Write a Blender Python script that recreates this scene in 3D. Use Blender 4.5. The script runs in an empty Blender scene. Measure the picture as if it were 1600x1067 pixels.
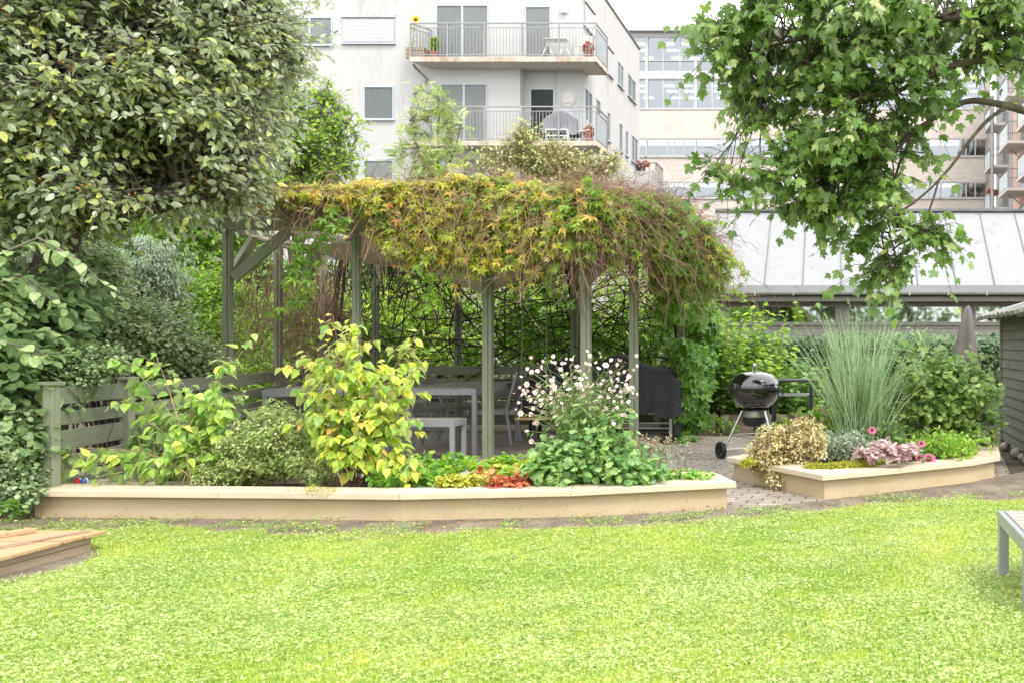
import bpy, math
import numpy as np
from mathutils import Vector
rng = np.random.default_rng(11)
SC = bpy.context.scene
COL = SC.collection
# ---- measured camera: principal point at px 1310 of 1600 (a shifted lens), eye 1.24 m above the lawn
F, CX, CY, EYE = 1400.0, 1310.0, 533.5, 1.24
def P(px, py, D): return np.array([(px-CX)*D/F, D, EYE+(CY-py)*D/F])
def at_z(px, py, z):
    D = F*(EYE-z)/(py-CY); return np.array([(px-CX)*D/F, D, z])
def G(px, py): return at_z(px, py, 0.0)
def U(a, b, n=None): return rng.uniform(a, b, n)
def nrm(v): return v/np.maximum(np.linalg.norm(v, axis=-1, keepdims=True), 1e-9)

# =============================================================== objects
def tag(o, label=None, cat=None, group=None, kind=None):
    if label: o['label'] = label
    if cat: o['category'] = cat
    if group: o['group'] = group
    if kind: o['kind'] = kind
    return o
def thing(name, label, cat, loc=(0, 0, 0), group=None, rz=0):
    o = bpy.data.objects.new(name, None); COL.objects.link(o)
    o.location = tuple(float(c) for c in loc); o.rotation_euler = (0, 0, rz)
    o.empty_display_size = 0.1
    return tag(o, label, cat, group)
def offset_of(parent):
    v = np.zeros(3)
    while parent is not None:
        v += np.array(parent.location); parent = parent.parent
    return v
def link_mesh(me, name, mats, parent, world, smooth=False):
    for m in (mats if isinstance(mats, (list, tuple)) else [mats]): me.materials.append(m)
    o = bpy.data.objects.new(name, me); COL.objects.link(o)
    if parent is not None: o.parent = parent
    if smooth:
        me.polygons.foreach_set('use_smooth', np.ones(len(me.polygons), dtype=bool))
    return o
def copy_tree(o, parent=None):
    c = o.copy(); COL.objects.link(c); c.parent = parent
    for ch in list(o.children): copy_tree(ch, c)
    return c

class MB:
    """hard-surface mesh builder"""
    def __init__(s): s.v = []; s.f = []; s.m = []; s.mi = 0
    def add(s, vs, fs):
        b = len(s.v); s.v += [tuple(float(c) for c in v) for v in vs]
        s.f += [tuple(b+i for i in f) for f in fs]; s.m += [s.mi]*len(fs); return s
    def box(s, x0, x1, y0, y1, z0, z1):
        return s.add([(x0,y0,z0),(x1,y0,z0),(x1,y1,z0),(x0,y1,z0),(x0,y0,z1),(x1,y0,z1),(x1,y1,z1),(x0,y1,z1)],
            [(0,3,2,1),(4,5,6,7),(0,1,5,4),(1,2,6,5),(2,3,7,6),(3,0,4,7)])
    def bar(s, a, b, w, h, up=(0,0,1)):
        a = np.array(a, float); b = np.array(b, float); t = nrm(b-a)
        up = np.array(up, float)
        if abs(t@up) > .97: up = np.array([0, 1., 0])
        sd = nrm(np.cross(t, up)); u = np.cross(sd, t)
        c = []
        for p in (a, b):
            for i, j in ((-1,-1),(1,-1),(1,1),(-1,1)): c.append(p+sd*i*w/2+u*j*h/2)
        return s.add(c, [(0,1,2,3),(7,6,5,4),(0,4,5,1),(1,5,6,2),(2,6,7,3),(3,7,4,0)])
    def prism(s, poly, z0, z1):
        n = len(poly)
        return s.add([(x,y,z0) for x,y in poly]+[(x,y,z1) for x,y in poly],
            [tuple(range(n))[::-1], tuple(range(n,2*n))]+[(i,(i+1)%n,(i+1)%n+n,i+n) for i in range(n)])
    def tube(s, pts, r, n=8, caps=True):
        pts = [np.array(p, float) for p in pts]; K = len(pts)
        if np.isscalar(r): r = [r]*K
        vs = []; prev = None
        for i, p in enumerate(pts):
            t = nrm(pts[min(i+1,K-1)]-pts[max(i-1,0)])
            ref = prev if prev is not None else (np.array([0,0,1.]) if abs(t[2]) < .9 else np.array([0,1.,0]))
            a = nrm(ref-t*(ref@t)); prev = a; b = np.cross(t, a)
            for k in range(n):
                g = 2*math.pi*k/n; vs.append(p+r[i]*(math.cos(g)*a+math.sin(g)*b))
        fs = [(i*n+k, i*n+(k+1)%n, (i+1)*n+(k+1)%n, (i+1)*n+k) for i in range(K-1) for k in range(n)]
        if caps: fs += [tuple(range(n))[::-1], tuple(range((K-1)*n, K*n))]
        return s.add(vs, fs)
    def lathe(s, prof, c=(0,0,0), n=32, axis='z'):
        vs = []
        for r, z in prof:
            for k in range(n):
                g = 2*math.pi*k/n; x, y = r*math.cos(g), r*math.sin(g)
                if axis == 'z': vs.append((c[0]+x, c[1]+y, c[2]+z))
                elif axis == 'x': vs.append((c[0]+z, c[1]+x, c[2]+y))
                else: vs.append((c[0]+x, c[1]+z, c[2]+y))
        K = len(prof)
        fs = [(i*n+k, i*n+(k+1)%n, (i+1)*n+(k+1)%n, (i+1)*n+k) for i in range(K-1) for k in range(n)]
        return s.add(vs, fs)
    def build(s, name, mats, parent=None, smooth=False, bevel=0, world=True):
        off = offset_of(parent) if world else np.zeros(3)
        me = bpy.data.meshes.new(name)
        me.from_pydata([(v[0]-off[0], v[1]-off[1], v[2]-off[2]) for v in s.v], [], s.f); me.update()
        o = link_mesh(me, name, mats, parent, world)
        if isinstance(mats, (list, tuple)): me.polygons.foreach_set('material_index', s.m)
        if smooth:
            me.polygons.foreach_set('use_smooth', [True]*len(me.polygons))
            me.set_sharp_from_angle(angle=math.radians(42))
        if bevel:
            m = o.modifiers.new('edge', 'BEVEL'); m.width = bevel; m.segments = 2; m.limit_method = 'ANGLE'
        return o

class FA:
    """bulk triangle accumulator with a per-vertex float 'v' (which colour of the leaf ramp)"""
    def __init__(s): s.V = []; s.T = []; s.A = []; s.n = 0
    def raw(s, V, T, A):
        s.V.append(V.astype(np.float32)); s.T.append((T+s.n).astype(np.int32)); s.A.append(A.astype(np.float32)); s.n += len(V)
    def inst(s, tpl, pos, tip, up, size, v):
        V, T = tpl; N = len(pos)
        if N == 0: return
        y = nrm(tip); x = nrm(np.cross(y, up)); z = np.cross(x, y)
        size = np.broadcast_to(np.asarray(size, float), (N,))[:, None, None]
        W = pos[:, None, :] + size*(V[None,:,0:1]*x[:,None,:]+V[None,:,1:2]*y[:,None,:]+V[None,:,2:3]*z[:,None,:])
        k = len(V)
        TT = (T[None]+(np.arange(N)*k)[:, None, None]).reshape(-1, 3)
        s.raw(W.reshape(-1, 3), TT, np.repeat(np.clip(np.broadcast_to(v, (N,)), 0, 1), k))
    def tubes(s, Pn, R, v=.5, n=4):
        N, K, _ = Pn.shape
        R = np.broadcast_to(np.asarray(R, float), (N, K)) if np.ndim(R) != 1 else np.broadcast_to(np.asarray(R)[:, None], (N, K))
        t = nrm(np.gradient(Pn, axis=1)); ref = nrm(rng.normal(size=(N, 1, 3)))
        a = nrm(np.cross(t, np.broadcast_to(ref, t.shape))); b = np.cross(t, a)
        g = np.arange(n)*2*math.pi/n
        ring = Pn[:, :, None, :]+R[:, :, None, None]*(np.cos(g)[None,None,:,None]*a[:,:,None,:]+np.sin(g)[None,None,:,None]*b[:,:,None,:])
        idx = np.arange(N*K*n).reshape(N, K, n)
        q0 = idx[:, :-1, :]; q1 = np.roll(idx, -1, axis=2)[:, :-1, :]; q2 = np.roll(idx, -1, axis=2)[:, 1:, :]; q3 = idx[:, 1:, :]
        T = np.concatenate([np.stack([q0,q1,q2], -1).reshape(-1,3), np.stack([q0,q2,q3], -1).reshape(-1,3)])
        s.raw(ring.reshape(-1,3), T, np.full(N*K*n, v))
    def build(s, name, mat, parent=None, smooth=False):
        V = np.concatenate(s.V); T = np.concatenate(s.T); A = np.concatenate(s.A)
        V = V-offset_of(parent).astype(np.float32)
        me = bpy.data.meshes.new(name)
        me.vertices.add(len(V)); me.vertices.foreach_set('co', V.ravel())
        me.loops.add(len(T)*3); me.loops.foreach_set('vertex_index', T.ravel())
        me.polygons.add(len(T)); me.polygons.foreach_set('loop_start', np.arange(0, len(T)*3, 3, dtype=np.int32))
        try: me.polygons.foreach_set('loop_total', np.full(len(T), 3, dtype=np.int32))
        except Exception: pass
        at = me.attributes.new('v', 'FLOAT', 'POINT'); at.data.foreach_set('value', A)
        me.update(calc_edges=True)
        return link_mesh(me, name, mat, parent, True, smooth)

# =============================================================== leaf shapes (tip along +y, unit length)
def A3(l): return np.array(l, float)
def mirror_leaf(half, fold=.1, curl=.18):
    """half: outline from base to tip on the right side; folded along the midrib"""
    n = len(half); V = []; 
    ys = [h[1] for h in half]
    for x, y in half: V.append((0, y, -curl*y*y))
    for x, y in half: V.append((x, y, fold*x*2-curl*y*y))
    for x, y in half: V.append((-x, y, fold*x*2-curl*y*y))
    T = []
    for i in range(n-1):
        T += [(i, n+i, n+i+1), (i, n+i+1, i+1), (i, 2*n+i+1, 2*n+i), (i, i+1, 2*n+i+1)]
    keep = []
    V = A3(V)
    for t in T:
        a, b, c = V[list(t)]
        if np.linalg.norm(np.cross(b-a, c-a)) > 1e-5: keep.append(t)
    return V, np.array(keep)
def fan_leaf(half, cen=(0, .3), curl=.25, cup=.0):
    out = [(x, y) for x, y in half]+[(-x, y) for x, y in half[::-1] if x > 1e-6]
    V = [(cen[0], cen[1], 0)]
    for x, y in out:
        r2 = (x-cen[0])**2+(y-cen[1])**2; V.append((x, y, -curl*r2+cup*abs(x)))
    n = len(out); T = [(0, 1+i, 1+(i+1) % n) for i in range(n)]
    return A3(V), np.array(T)
OVATE = mirror_leaf([(0,0),(.18,.14),(.27,.36),(.25,.6),(.12,.86),(0,1)], .16, .2)
HEART = mirror_leaf([(0,0),(.22,.03),(.36,.17),(.39,.36),(.29,.62),(.12,.86),(0,1.04)], .13, .25)
BROAD = mirror_leaf([(0,0),(.2,.05),(.34,.24),(.39,.5),(.3,.78),(.1,.96),(0,1.02)], .14, .22)
ROUND = mirror_leaf([(0,0),(.36,.2),(.42,.55),(.22,.9),(0,1)], .12, .12)
NARROW = mirror_leaf([(0,0),(.13,.3),(.11,.65),(0,1)], .15, .3)
DIAM = mirror_leaf([(0,0),(.3,.45),(0,1)], .2, .15)
SLIM = mirror_leaf([(0,0),(.16,.4),(0,1)], .2, .2)
MAPLE = fan_leaf([(0,.0),(.13,-.07),(.33,-.06),(.3,.07),(.47,.1),(.36,.19),(.62,.42),(.45,.42),(.47,.55),(.27,.47),(.2,.5),
                  (.27,.72),(.14,.72),(0,1.0)], (0,.26), .42)
LOBED = fan_leaf([(0,.0),(.22,-.06),(.4,.1),(.34,.24),(.52,.46),(.3,.56),(.27,.8),(0,.95)], (0,.32), .35)
def combine(parts):
    V = []; T = []; n = 0
    for (v, t), ang, sc, off, tilt in parts:
        c, s_ = math.cos(ang), math.sin(ang)
        w = v*sc; w = np.stack([w[:,0], w[:,1]*math.cos(tilt), w[:,2]+w[:,1]*math.sin(tilt)], 1)
        r = np.stack([w[:,0]*c+w[:,1]*s_, -w[:,0]*s_+w[:,1]*c, w[:,2]], 1)+np.array(off)
        V.append(r); T.append(t+n); n += len(v)
    return np.concatenate(V), np.concatenate(T)
CREEP = combine([(SLIM, a, l, (0,0,0), -.12) for a, l in ((-1.9,.62),(-.95,.88),(0,1),(.95,.88),(1.9,.62))])
CREEP = (CREEP[0]*np.array([1.15,1,1]), CREEP[1])
CREEPW = combine([(DIAM, a, l, (0,0,0), -.15) for a, l in ((-1.95,.6),(-1.0,.88),(0,1),(1.0,.88),(1.95,.6))])
TRI = combine([(DIAM, a, 1, (0,0,0), -.1) for a in (-1.35, 0, 1.35)])
CLOVER = combine([((ROUND[0], ROUND[1]), a, 1, (0,0,0), .12) for a in (-2.09, 0, 2.09)])
_q = (A3([(0,0,0),(.42,.5,.06),(0,1,0),(-.42,.5,.06)]), np.array([(0,1,2),(0,2,3)]))
CLOVQ = combine([(_q, a, 1, (0,0,0), .1) for a in (-2.09, 0, 2.09)])
PINN = combine([(SLIM, sgn*1.1, .42, (0, .12+.17*i, -.03*i*i*.3), -.1) for i in range(5) for sgn in (-1, 1)]+[(SLIM, 0, .4, (0,.9,-.12), -.2)])
ROSE = combine([(OVATE, k*2*math.pi/6+.2, .9+.1*(k % 2), (0,0,0), .15) for k in range(6)])
def blade(seg=4, w=.04, bend=.5):
    V = []; 
    for i in range(seg+1):
        t = i/seg; ww = w*(1-t**1.6)+.002
        y = t*(1-bend*.25*t); z = -bend*t*t*.5
        V += [(-ww, y, z), (ww, y, z)]
    T = []
    for i in range(seg): T += [(2*i, 2*i+1, 2*i+3), (2*i, 2*i+3, 2*i+2)]
    return A3(V), np.array(T)
BLADE = blade(2, .07, .5)

# =============================================================== materials
def new_mat(name):
    m = bpy.data.materials.new(name); m.use_nodes = True
    nt = m.node_tree; nt.nodes.clear()
    return m, nt, nt.nodes, nt.links
def N(nodes, t, **kw):
    n = nodes.new(t)
    for k, v in kw.items():
        if k in n.inputs: n.inputs[k].default_value = v
        else: setattr(n, k, v)
    return n
def surf(name, c1, c2=None, rough=.6, scale=6., detail=6., bump=.0, bscale=None, metal=0., stretch=(1,1,1), c3=None, s3=.7, spec=.5, lo=.35, hi=.65, coat=0., bdist=.01):
    """painted / mineral surface: two tones mixed by noise, a third in sparse patches, a fine bump"""
    m, nt, nd, lk = new_mat(name)
    out = N(nd, 'ShaderNodeOutputMaterial'); b = N(nd, 'ShaderNodeBsdfPrincipled')
    lk.new(b.outputs[0], out.inputs[0])
    b.inputs['Roughness'].default_value = rough; b.inputs['Metallic'].default_value = metal
    b.inputs['Specular IOR Level'].default_value = spec; b.inputs['Coat Weight'].default_value = coat
    tc = N(nd, 'ShaderNodeTexCoord'); mp = N(nd, 'ShaderNodeMapping'); mp.inputs['Scale'].default_value = stretch
    lk.new(tc.outputs['Object'], mp.inputs[0])
    c2 = c2 or tuple(x*.8 for x in c1)
    n1 = N(nd, 'ShaderNodeTexNoise', Scale=scale, Detail=detail, Roughness=.65); lk.new(mp.outputs[0], n1.inputs['Vector'])
    r = N(nd, 'ShaderNodeValToRGB'); r.color_ramp.elements[0].position = lo; r.color_ramp.elements[1].position = hi
    r.color_ramp.elements[0].color = (*c2, 1); r.color_ramp.elements[1].color = (*c1, 1)
    lk.new(n1.outputs[0], r.inputs[0]); src = r.outputs[0]
    if c3:
        n3 = N(nd, 'ShaderNodeTexNoise', Scale=scale*s3, Detail=8., Roughness=.75); lk.new(mp.outputs[0], n3.inputs['Vector'])
        mr = N(nd, 'ShaderNodeMapRange'); mr.inputs[1].default_value = .56; mr.inputs[2].default_value = .68
        lk.new(n3.outputs[0], mr.inputs[0])
        mx = N(nd, 'ShaderNodeMix', data_type='RGBA'); mx.inputs[7].default_value = (*c3, 1)
        lk.new(mr.outputs[0], mx.inputs[0]); lk.new(src, mx.inputs[6]); src = mx.outputs[2]
    lk.new(src, b.inputs['Base Color'])
    if bump:
        nb = N(nd, 'ShaderNodeTexNoise', Scale=bscale or scale*12, Detail=5.); lk.new(mp.outputs[0], nb.inputs['Vector'])
        bp = N(nd, 'ShaderNodeBump', Strength=bump, Distance=bdist); lk.new(nb.outputs[0], bp.inputs['Height'])
        lk.new(bp.outputs[0], b.inputs['Normal'])
    return m
def leaf(name, stops, trans=.35, rough=.42, back=None, tboost=1.35, spec=.45):
    m, nt, nd, lk = new_mat(name)
    out = N(nd, 'ShaderNodeOutputMaterial'); b = N(nd, 'ShaderNodeBsdfPrincipled', Roughness=rough)
    b.inputs['Specular IOR Level'].default_value = spec
    at = N(nd, 'ShaderNodeAttribute', attribute_name='v')
    r = N(nd, 'ShaderNodeValToRGB'); e = r.color_ramp.elements
    while len(e) < len(stops): e.new(.5)
    for i, (p, c) in enumerate(stops): e[i].position = p; e[i].color = (*c, 1)
    lk.new(at.outputs['Fac'], r.inputs[0]); src = r.outputs[0]
    # fine mottling inside each leaf
    tc = N(nd, 'ShaderNodeTexCoord'); nz = N(nd, 'ShaderNodeTexNoise', Scale=45., Detail=3.); lk.new(tc.outputs['Object'], nz.inputs['Vector'])
    hs = N(nd, 'ShaderNodeHueSaturation'); mr = N(nd, 'ShaderNodeMapRange'); mr.inputs[1].default_value=.3; mr.inputs[2].default_value=.7; mr.inputs[3].default_value=.72; mr.inputs[4].default_value=1.3
    lk.new(nz.outputs[0], mr.inputs[0]); lk.new(mr.outputs[0], hs.inputs['Value']); lk.new(src, hs.inputs['Color']); src = hs.outputs[0]
    if back:
        g = N(nd, 'ShaderNodeNewGeometry'); mx = N(nd, 'ShaderNodeMix', data_type='RGBA'); mx.inputs[7].default_value = (*back, 1)
        lk.new(g.outputs['Backfacing'], mx.inputs[0]); lk.new(src, mx.inputs[6]); src = mx.outputs[2]
    lk.new(src, b.inputs['Base Color'])
    tr = N(nd, 'ShaderNodeBsdfTranslucent'); h2 = N(nd, 'ShaderNodeHueSaturation', Value=tboost, Saturation=1.1)
    lk.new(src, h2.inputs['Color']); lk.new(h2.outputs[0], tr.inputs[0])
    ms = N(nd, 'ShaderNodeMixShader'); ms.inputs[0].default_value = trans
    lk.new(b.outputs[0], ms.inputs[1]); lk.new(tr.outputs[0], ms.inputs[2]); lk.new(ms.outputs[0], out.inputs[0])
    return m
def glassy(name, tint=(.75,.8,.82), through=.45, rough=.03):
    m, nt, nd, lk = new_mat(name)
    out = N(nd, 'ShaderNodeOutputMaterial'); g = N(nd, 'ShaderNodeBsdfGlossy', Roughness=rough); g.inputs[0].default_value = (*tint, 1)
    t = N(nd, 'ShaderNodeBsdfTransparent'); t.inputs[0].default_value = (.8,.85,.85,1)
    ms = N(nd, 'ShaderNodeMixShader'); ms.inputs[0].default_value = through
    lk.new(g.outputs[0], ms.inputs[1]); lk.new(t.outputs[0], ms.inputs[2]); lk.new(ms.outputs[0], out.inputs[0])
    return m
def emit(name, c, s):
    m, nt, nd, lk = new_mat(name)
    out = N(nd, 'ShaderNodeOutputMaterial'); e = N(nd, 'ShaderNodeEmission', Strength=s); e.inputs[0].default_value = (*c, 1)
    lk.new(e.outputs[0], out.inputs[0]); return m

# =============================================================== foliage generators
def curves(base, d, L, sag=0., wig=.06, K=7, sagpow=2.):
    N_ = len(base); t = np.linspace(0, 1, K)
    L = np.broadcast_to(np.asarray(L, float), (N_,))
    p = base[:, None, :]+nrm(d)[:, None, :]*(L[:, None]*t)[..., None]
    p[..., 2] += (np.broadcast_to(sag, (N_,))*L)[:, None]*t**sagpow
    w = np.cumsum(rng.normal(size=(N_, K, 3)), axis=1)*wig*(L[:, None, None]/K); w -= w[:, :1]
    return p+w
def arcs(base, d, L, amp=.15, sag=0., K=14):
    """smooth bowed stems: two slow waves across the run instead of a jittery walk"""
    n = len(base); t = np.linspace(0, 1, K)[None, :, None]; L = np.broadcast_to(np.asarray(L, float), (n,))[:, None, None]
    d = nrm(d); a = nrm(np.cross(d, rng.normal(size=d.shape)))[:, None]; b = nrm(np.cross(d, a[:, 0]))[:, None]; d = d[:, None]
    f = lambda k: np.sin(k*math.pi*t+U(0, 6.28, (n, 1, 1)))
    p = base[:, None]+d*L*t+a*amp*L*(f(1)+.35*f(2.6)+.12*f(6))*t**.5+b*amp*.6*L*f(1.4)*t**.5
    p[..., 2] += np.broadcast_to(sag, (n,))[:, None]*L[:, 0]*t[..., 0]**2
    return p
def along(Pn, n, t0=0., t1=1., even=False):
    N_, K, _ = Pn.shape
    t = U(t0, t1, (N_, n)) if not even else np.clip(np.linspace(t0, t1, n)[None]+U(-.3, .3, (N_, n))*(t1-t0)/n, 0, 1)
    f = np.clip(t, 0, .9999)*(K-1); i = f.astype(int); a = (f-i)[..., None]
    r = np.arange(N_)[:, None]
    p = Pn[r, i]*(1-a)+Pn[r, i+1]*a; tg = nrm(Pn[r, i+1]-Pn[r, i])
    return p.reshape(-1, 3), tg.reshape(-1, 3), t.reshape(-1)
def leaves_on(acc, Pn, n, tpl, size, v, vs=.18, t0=.15, droop=.3, spread=.8, pet=.25, svar=.3, even=False, upn=.45, clumpv=.0):
    p, tg, t = along(Pn, n, t0, 1., even)
    M = len(p)
    pr = nrm(np.cross(tg, rng.normal(size=(M, 3))))
    pr[:, 2] *= .6
    tip = nrm(pr*spread+tg*(1-spread*.6)+np.array([0, 0, -droop])+rng.normal(size=(M, 3))*.18)
    up = nrm(np.array([0, 0, 1.])+rng.normal(size=(M, 3))*upn+tip*np.array([.5,.5,0]))
    s = size*U(1-svar, 1+svar*.6, M)*(1-.25*np.maximum(t-.8, 0)*5)
    cv = np.repeat(rng.normal(size=len(Pn))*clumpv, n)
    acc.inst(tpl, p+tip*(s*pet)[:, None], tip, up, s, v+cv+rng.normal(size=M)*vs)
def blob(acc, cen, rad, n, tpl, size, v, vs=.15, shell=.55, up=.6, droop=.25, nclump=0, crad=.3, cv=.1, svar=.3, low=-1., upn=.3):
    """leaf-filled ellipsoid: leaves bunch on nclump sub-clumps so that the outline is ragged"""
    cen = np.array(cen, float); rad = np.array(rad, float)
    if nclump:
        u = nrm(rng.normal(size=(nclump, 3))); u[:, 2] = np.where(u[:, 2] < low, -u[:, 2], u[:, 2])
        c = cen+u*rad*U(shell, 1., (nclump, 1)); cr = crad*U(.7, 1.3, nclump)
        k = rng.integers(0, nclump, n); w = nrm(rng.normal(size=(n, 3)))
        pos = c[k]+w*(cr[k]*U(.2, 1, n)**.5)[:, None]*np.array([1, 1, .75])
        out = nrm(.6*nrm(pos-cen)+.6*w); vv = v+(rng.normal(size=nclump)*cv)[k]
    else:
        u = nrm(rng.normal(size=(n, 3))); u[:, 2] = np.where(u[:, 2] < low, -u[:, 2], u[:, 2])
        pos = cen+u*rad*(U(shell**3, 1., (n, 1))**(1/3)); out = u; vv = np.full(n, v)
    tip = nrm(out*np.array([1, 1, .35])+rng.normal(size=(n, 3))*.45+np.array([0, 0, -droop]))
    upv = nrm(np.array([0, 0, up])+out*.6+rng.normal(size=(n, 3))*upn)
    acc.inst(tpl, pos, tip, upv, size*U(1-svar, 1+svar, n), vv+rng.normal(size=n)*vs)
    return (c, cr) if nclump else None
def bez(a, b, K=8, lift=.4, side=(0,0,0)):
    """cane from a to b: rises first, arches over to its tip"""
    a = np.array(a, float); b = np.array(b, float)
    c = a+(b-a)*np.array([.3, .3, .3])+np.array([0, 0, lift*np.linalg.norm(b-a)])+np.array(side)
    t = np.linspace(0, 1, K)[:, None]
    return (1-t)**2*a+2*t*(1-t)*c+t*t*b
def branches_to(acc, start_pts, targets, r0=.03, r1=.006, K=7, v=.5, wig=.05, lift=.1, n=5):
    S = np.array(start_pts)[rng.integers(0, len(start_pts), len(targets))] if len(start_pts) != len(targets) else np.array(start_pts)
    t = np.linspace(0, 1, K)[None, :, None]; d = targets-S
    L = np.linalg.norm(d, axis=1)
    p = S[:, None]+d[:, None]*t; p[..., 2] += lift*L[:, None]*np.sin(np.linspace(0, math.pi, K))[None]
    w = rng.normal(size=p.shape)*wig*L[:, None, None]; w[:, 0] = 0; w[:, -1] = 0
    p += w*.5
    acc.tubes(p, (r0+(r1-r0)*np.linspace(0, 1, K)**.7)[None]*np.ones((len(targets), 1)), v, n)
    return p
# =============================================================== world, sun, camera
w = bpy.data.worlds.new("World"); SC.world = w; w.use_nodes = True
nt = w.node_tree; nt.nodes.clear()
wo = nt.nodes.new('ShaderNodeOutputWorld'); bg = nt.nodes.new('ShaderNodeBackground')
sky = nt.nodes.new('ShaderNodeTexSky'); sky.sky_type = 'NISHITA'; sky.sun_disc = False
SUN_EL, SUN_AZ = math.radians(52), math.radians(135)      # azimuth clockwise from +Y: behind and right of the camera
sky.sun_elevation = SUN_EL; sky.sun_rotation = SUN_AZ; sky.dust_density = 3.0
mx = nt.nodes.new('ShaderNodeMix'); mx.data_type = 'RGBA'; mx.inputs[0].default_value = .86
mx.inputs[7].default_value = (10.2, 10.3, 10.4, 1)             # the even white cloud layer
nt.links.new(sky.outputs[0], mx.inputs[6]); nt.links.new(mx.outputs[2], bg.inputs[0]); bg.inputs[1].default_value = .125
nt.links.new(bg.outputs[0], wo.inputs[0])
sl = bpy.data.lights.new('sun', 'SUN'); sl.energy = 1.05; sl.angle = math.radians(16); sl.color = (1, .965, .9)
so = bpy.data.objects.new('sun', sl); COL.objects.link(so)
sd = Vector((math.sin(SUN_AZ)*math.cos(SUN_EL), math.cos(SUN_AZ)*math.cos(SUN_EL), math.sin(SUN_EL)))
so.rotation_euler = sd.to_track_quat('Z', 'Y').to_euler()
cam = bpy.data.cameras.new('camera'); co = bpy.data.objects.new('camera', cam); COL.objects.link(co)
co.location = (0, 0, EYE); co.rotation_euler = (math.radians(90), 0, 0)
cam.sensor_width = 36; cam.lens = F/1600*36; cam.shift_x = -(CX-800)/1600; cam.shift_y = 0
cam.clip_end = 600; cam.clip_start = .05
SC.camera = co
SC.view_settings.view_transform = 'Standard'; SC.view_settings.look = 'None'; SC.view_settings.exposure = 1.38; SC.view_settings.gamma = 1
SC.cycles.max_bounces = 8; SC.cycles.transparent_max_bounces = 12; SC.cycles.diffuse_bounces = 4
SC.cycles.use_denoising = True; SC.cycles.sample_clamp_indirect = 6

def vnoise(x, y, s, seed=0):
    r = np.random.default_rng(seed); g = r.random((64, 64)); x = np.asarray(x)*s+1000; y = np.asarray(y)*s+1000
    i = np.floor(x).astype(int); j = np.floor(y).astype(int); a = x-i; b = y-j; a = a*a*(3-2*a); b = b*b*(3-2*b)
    f = lambda p, q: g[p % 64, q % 64]
    return (f(i,j)*(1-a)+f(i+1,j)*a)*(1-b)+(f(i,j+1)*(1-a)+f(i+1,j+1)*a)*b

# =============================================================== materials
M = {}
M['soil'] = surf('soil', (.10,.075,.05), (.045,.034,.024), .95, 5, bump=.8, bscale=60, c3=(.14,.11,.07))
M['turf'] = surf('turf', (.28,.40,.08), (.17,.27,.06), .9, 9, bump=.7, bscale=120, c3=(.22,.20,.09), s3=.4)
M['dirt'] = surf('dirt', (.22,.18,.135), (.10,.08,.06), .9, 3.5, 8, bump=.6, bscale=70, c3=(.20,.20,.09), s3=1.6)
M['cream_wall'] = surf('cream_wall', (.49,.39,.245), (.41,.32,.19), .8, 2.2, 8, bump=.25, bscale=160, c3=(.30,.235,.15), s3=20, lo=.25, hi=.75)
M['cream_cap'] = surf('cream_cap', (.56,.475,.35), (.49,.41,.30), .7, 4, 7, bump=.15, bscale=120, c3=(.55,.47,.34), s3=5)
M['olive'] = surf('olive_paint', (.235,.25,.18), (.195,.21,.15), .55, 5, 6, bump=.25, bscale=40, stretch=(6,6,.6), c3=(.24,.25,.18), s3=.5)
M['olive_side'] = surf('olive_fence_paint', (.21,.23,.165), (.175,.19,.135), .6, 4, 6, bump=.3, bscale=40, stretch=(.7,.7,7), c3=(.11,.115,.08), s3=1.2)
M['alu'] = surf('grey_powder_coat', (.30,.31,.32), (.26,.27,.28), .45, 3, 3, metal=.2)
M['slat'] = surf('weathered_slat', (.30,.27,.235), (.20,.18,.155), .7, 5, 6, bump=.3, bscale=60, stretch=(12,1,12))
M['slatx'] = surf('weathered_slat_x', (.33,.305,.275), (.25,.23,.20), .7, 5, 6, bump=.3, bscale=60, stretch=(1,12,12))
M['enamel'] = surf('black_enamel', (.007,.007,.008), (.005,.005,.006), .07, 2, 2, coat=1.0, spec=.8)
M['steel'] = surf('brushed_steel', (.52,.52,.52), (.42,.42,.42), .28, 20, 3, metal=.95)
M['black_plastic'] = surf('black_plastic', (.018,.018,.019), (.012,.012,.013), .5, 10, 3)
M['black_metal'] = surf('black_metal', (.02,.021,.022), (.014,.015,.016), .42, 10, 3)
M['cover'] = surf('black_cover_fabric', (.034,.034,.037), (.02,.02,.023), .72, 3, 6, bump=.35, bscale=5, c3=(.055,.052,.05), s3=2, bdist=.03)
M['canvas'] = surf('beige_canvas', (.68,.63,.50), (.56,.51,.40), .85, 3, 5, bump=.4, bscale=6, bdist=.03)
M['bark'] = surf('bark', (.10,.078,.058), (.05,.038,.03), .9, 12, 8, bump=.8, bscale=50, stretch=(1,1,.35), c3=(.13,.14,.09), s3=.5)
M['bark_grey'] = surf('bark_grey', (.16,.14,.11), (.08,.07,.055), .85, 10, 8, bump=.7, bscale=50, c3=(.20,.20,.13), s3=.5)
M['twig'] = surf('dry_twig', (.38,.235,.17), (.24,.14,.10), .8, 6, 3)
M['vine_stem'] = surf('vine_stem', (.085,.058,.042), (.045,.032,.025), .85, 9, 5, bump=.5)
M['cane'] = surf('cane', (.34,.26,.12), (.20,.16,.07), .6, 8, 3)
M['green_stem'] = surf('green_stem', (.20,.26,.08), (.14,.18,.06), .6, 8, 3)
M['red_stem'] = surf('brown_stem', (.22,.12,.07), (.13,.07,.045), .7, 8, 3)
M['sand_wood'] = surf('orange_wood', (.50,.33,.17), (.37,.235,.12), .6, 3, 8, bump=.4, bscale=30, stretch=(.6,9,9), c3=(.28,.17,.09), s3=1)
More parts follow.
